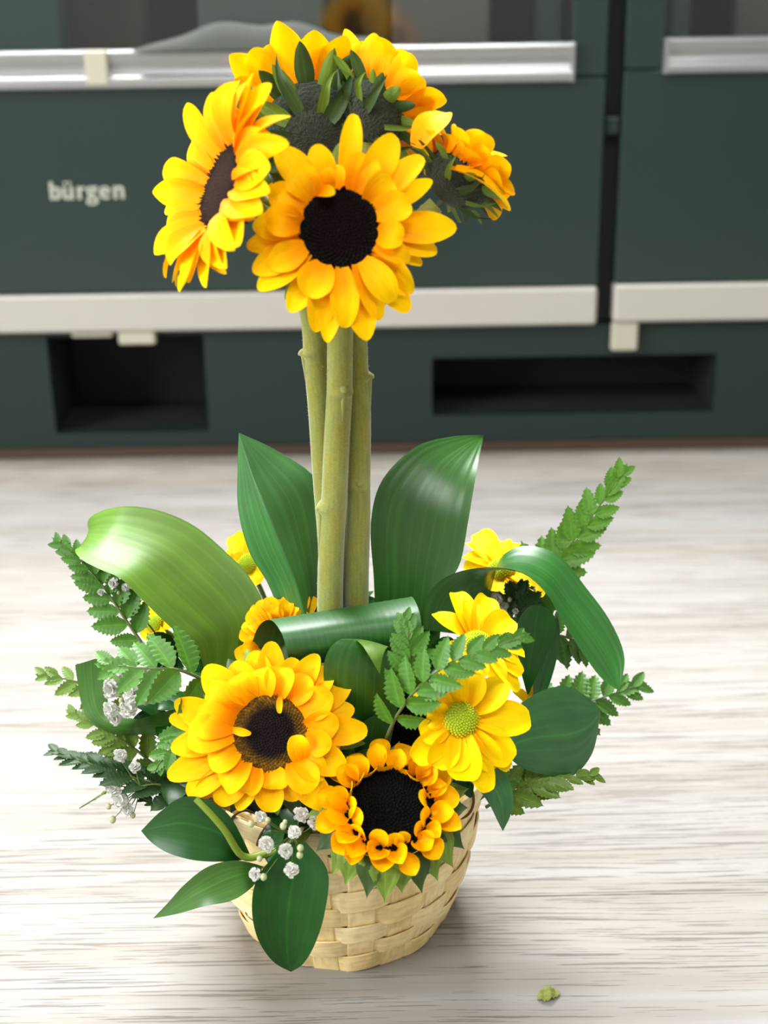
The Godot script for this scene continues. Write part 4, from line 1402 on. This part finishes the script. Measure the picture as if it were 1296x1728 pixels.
func breath(label: String, base: Array, flowers: Array, buds: Array) -> void:
	var b := at(base[0], base[1], base[2])
	var t := thing("gypsophila_sprig", b, label, "white blossoms", "sprigs of tiny white blossoms")
	var mid := Vector3.ZERO
	for q in flowers:
		mid += at(q[0], q[1], q[2]) / flowers.size()
	var hub := b.lerp(mid, 0.62)
	var mb := MB.new()
	tube(mb, [b, b.lerp(hub, 0.5) + Vector3(0, 0.002, 0), hub], 0.0006, 0.0005, 10, 5)
	put("stem", mb, M.thin_stem, t)
	for q in flowers:
		var p := at(q[0], q[1], q[2])
		var r: float = q[3] * px_size(p)
		var up := (facing(rf(-.5, .5), rf(0.0, .8), 1.0)).normalized()
		var fr := frame_of(up)
		put_mesh("blossom", puffs[rng.randi() % 3], M.white_petal, t, Transform3D(Basis(fr[0] * r, up * r, fr[0].cross(up) * r), p))
		mb = MB.new()
		tube(mb, [hub, hub.lerp(p, 0.5) + Vector3(0, -0.002, 0), p - up * r * 0.3], 0.00035, 0.0003, 8, 5)
		put("stalk", mb, M.thin_stem, t)
	for q in buds:
		var p := at(q[0], q[1], q[2])
		var r: float = q[3] * px_size(p)
		put_mesh("bud", bud_mesh, M.bud, t, Transform3D(Basis().scaled(Vector3.ONE * r), p))
		mb = MB.new()
		tube(mb, [hub, hub.lerp(p, 0.5) + Vector3(0, -0.001, 0), p], 0.0003, 0.00025, 8, 5)
		put("stalk", mb, M.thin_stem, t)

func blossoms() -> void:
	make_puffs()
	breath("tiny white blossoms and buds between the low sunflower and the hanging dark leaf", [520, 1390, .05], [[448, 1426, .112, 16], [481, 1436, .114, 15], [497, 1405, .112, 14], [492, 1469, .118, 15], [507, 1376, .100, 16], [431, 1475, .110, 13], [440, 1378, .096, 12], [532, 1388, .098, 15]],
		[[507, 1431, .116, 6], [506, 1443, .116, 6], [478, 1394, .11, 6], [481, 1387, .11, 4], [438, 1449, .113, 5], [424, 1390, .10, 6], [452, 1384, .10, 5], [445, 1480, .112, 6]])
	breath("white blossoms in front of the folded leaf at the far left", [300, 1170, .04], [[190, 1162, .05, 20], [227, 1172, .056, 21], [186, 1196, .054, 15], [216, 1198, .058, 18], [208, 1132, .046, 18], [194, 1212, .05, 14], [240, 1140, .04, 14]], [[205, 1182, .055, 5], [245, 1185, .05, 5]])
	breath("white blossoms low on the left hanging below the dark fern", [290, 1330, .055], [[194, 1334, .058, 15], [204, 1350, .060, 16], [214, 1366, .060, 13], [202, 1276, .058, 14], [186, 1330, .056, 11], [228, 1295, .05, 12]], [[183, 1361, .06, 5], [190, 1383, .06, 6], [224, 1376, .06, 5], [176, 1322, .056, 5]])
	breath("white blossoms tucked under the edge of the broad arching leaf", [270, 1080, -.02], [[192, 985, -.01, 11], [212, 992, -.01, 9], [170, 1000, -.008, 7], [228, 1062, -.006, 8], [236, 1012, -.014, 7]], [[200, 1000, -.01, 4], [224, 1030, -.01, 4]])
	breath("white blossoms at the right rear behind the upper daisy", [800, 1040, -.03], [[838, 1012, -.02, 13], [850, 1024, -.02, 10], [870, 1032, -.02, 8]], [[860, 1012, -.02, 4]])

func _ready() -> void:
	rng.seed = 20240611
	look()
	materials()
	room()
	appliance()
	basket()
	sunflowers()
	leaves()
	daisies()
	ferns()
	blossoms()
	for o in find_children("*", "MeshInstance3D", true, false):
		o.remove_meta("was") if o.has_meta("was") else null
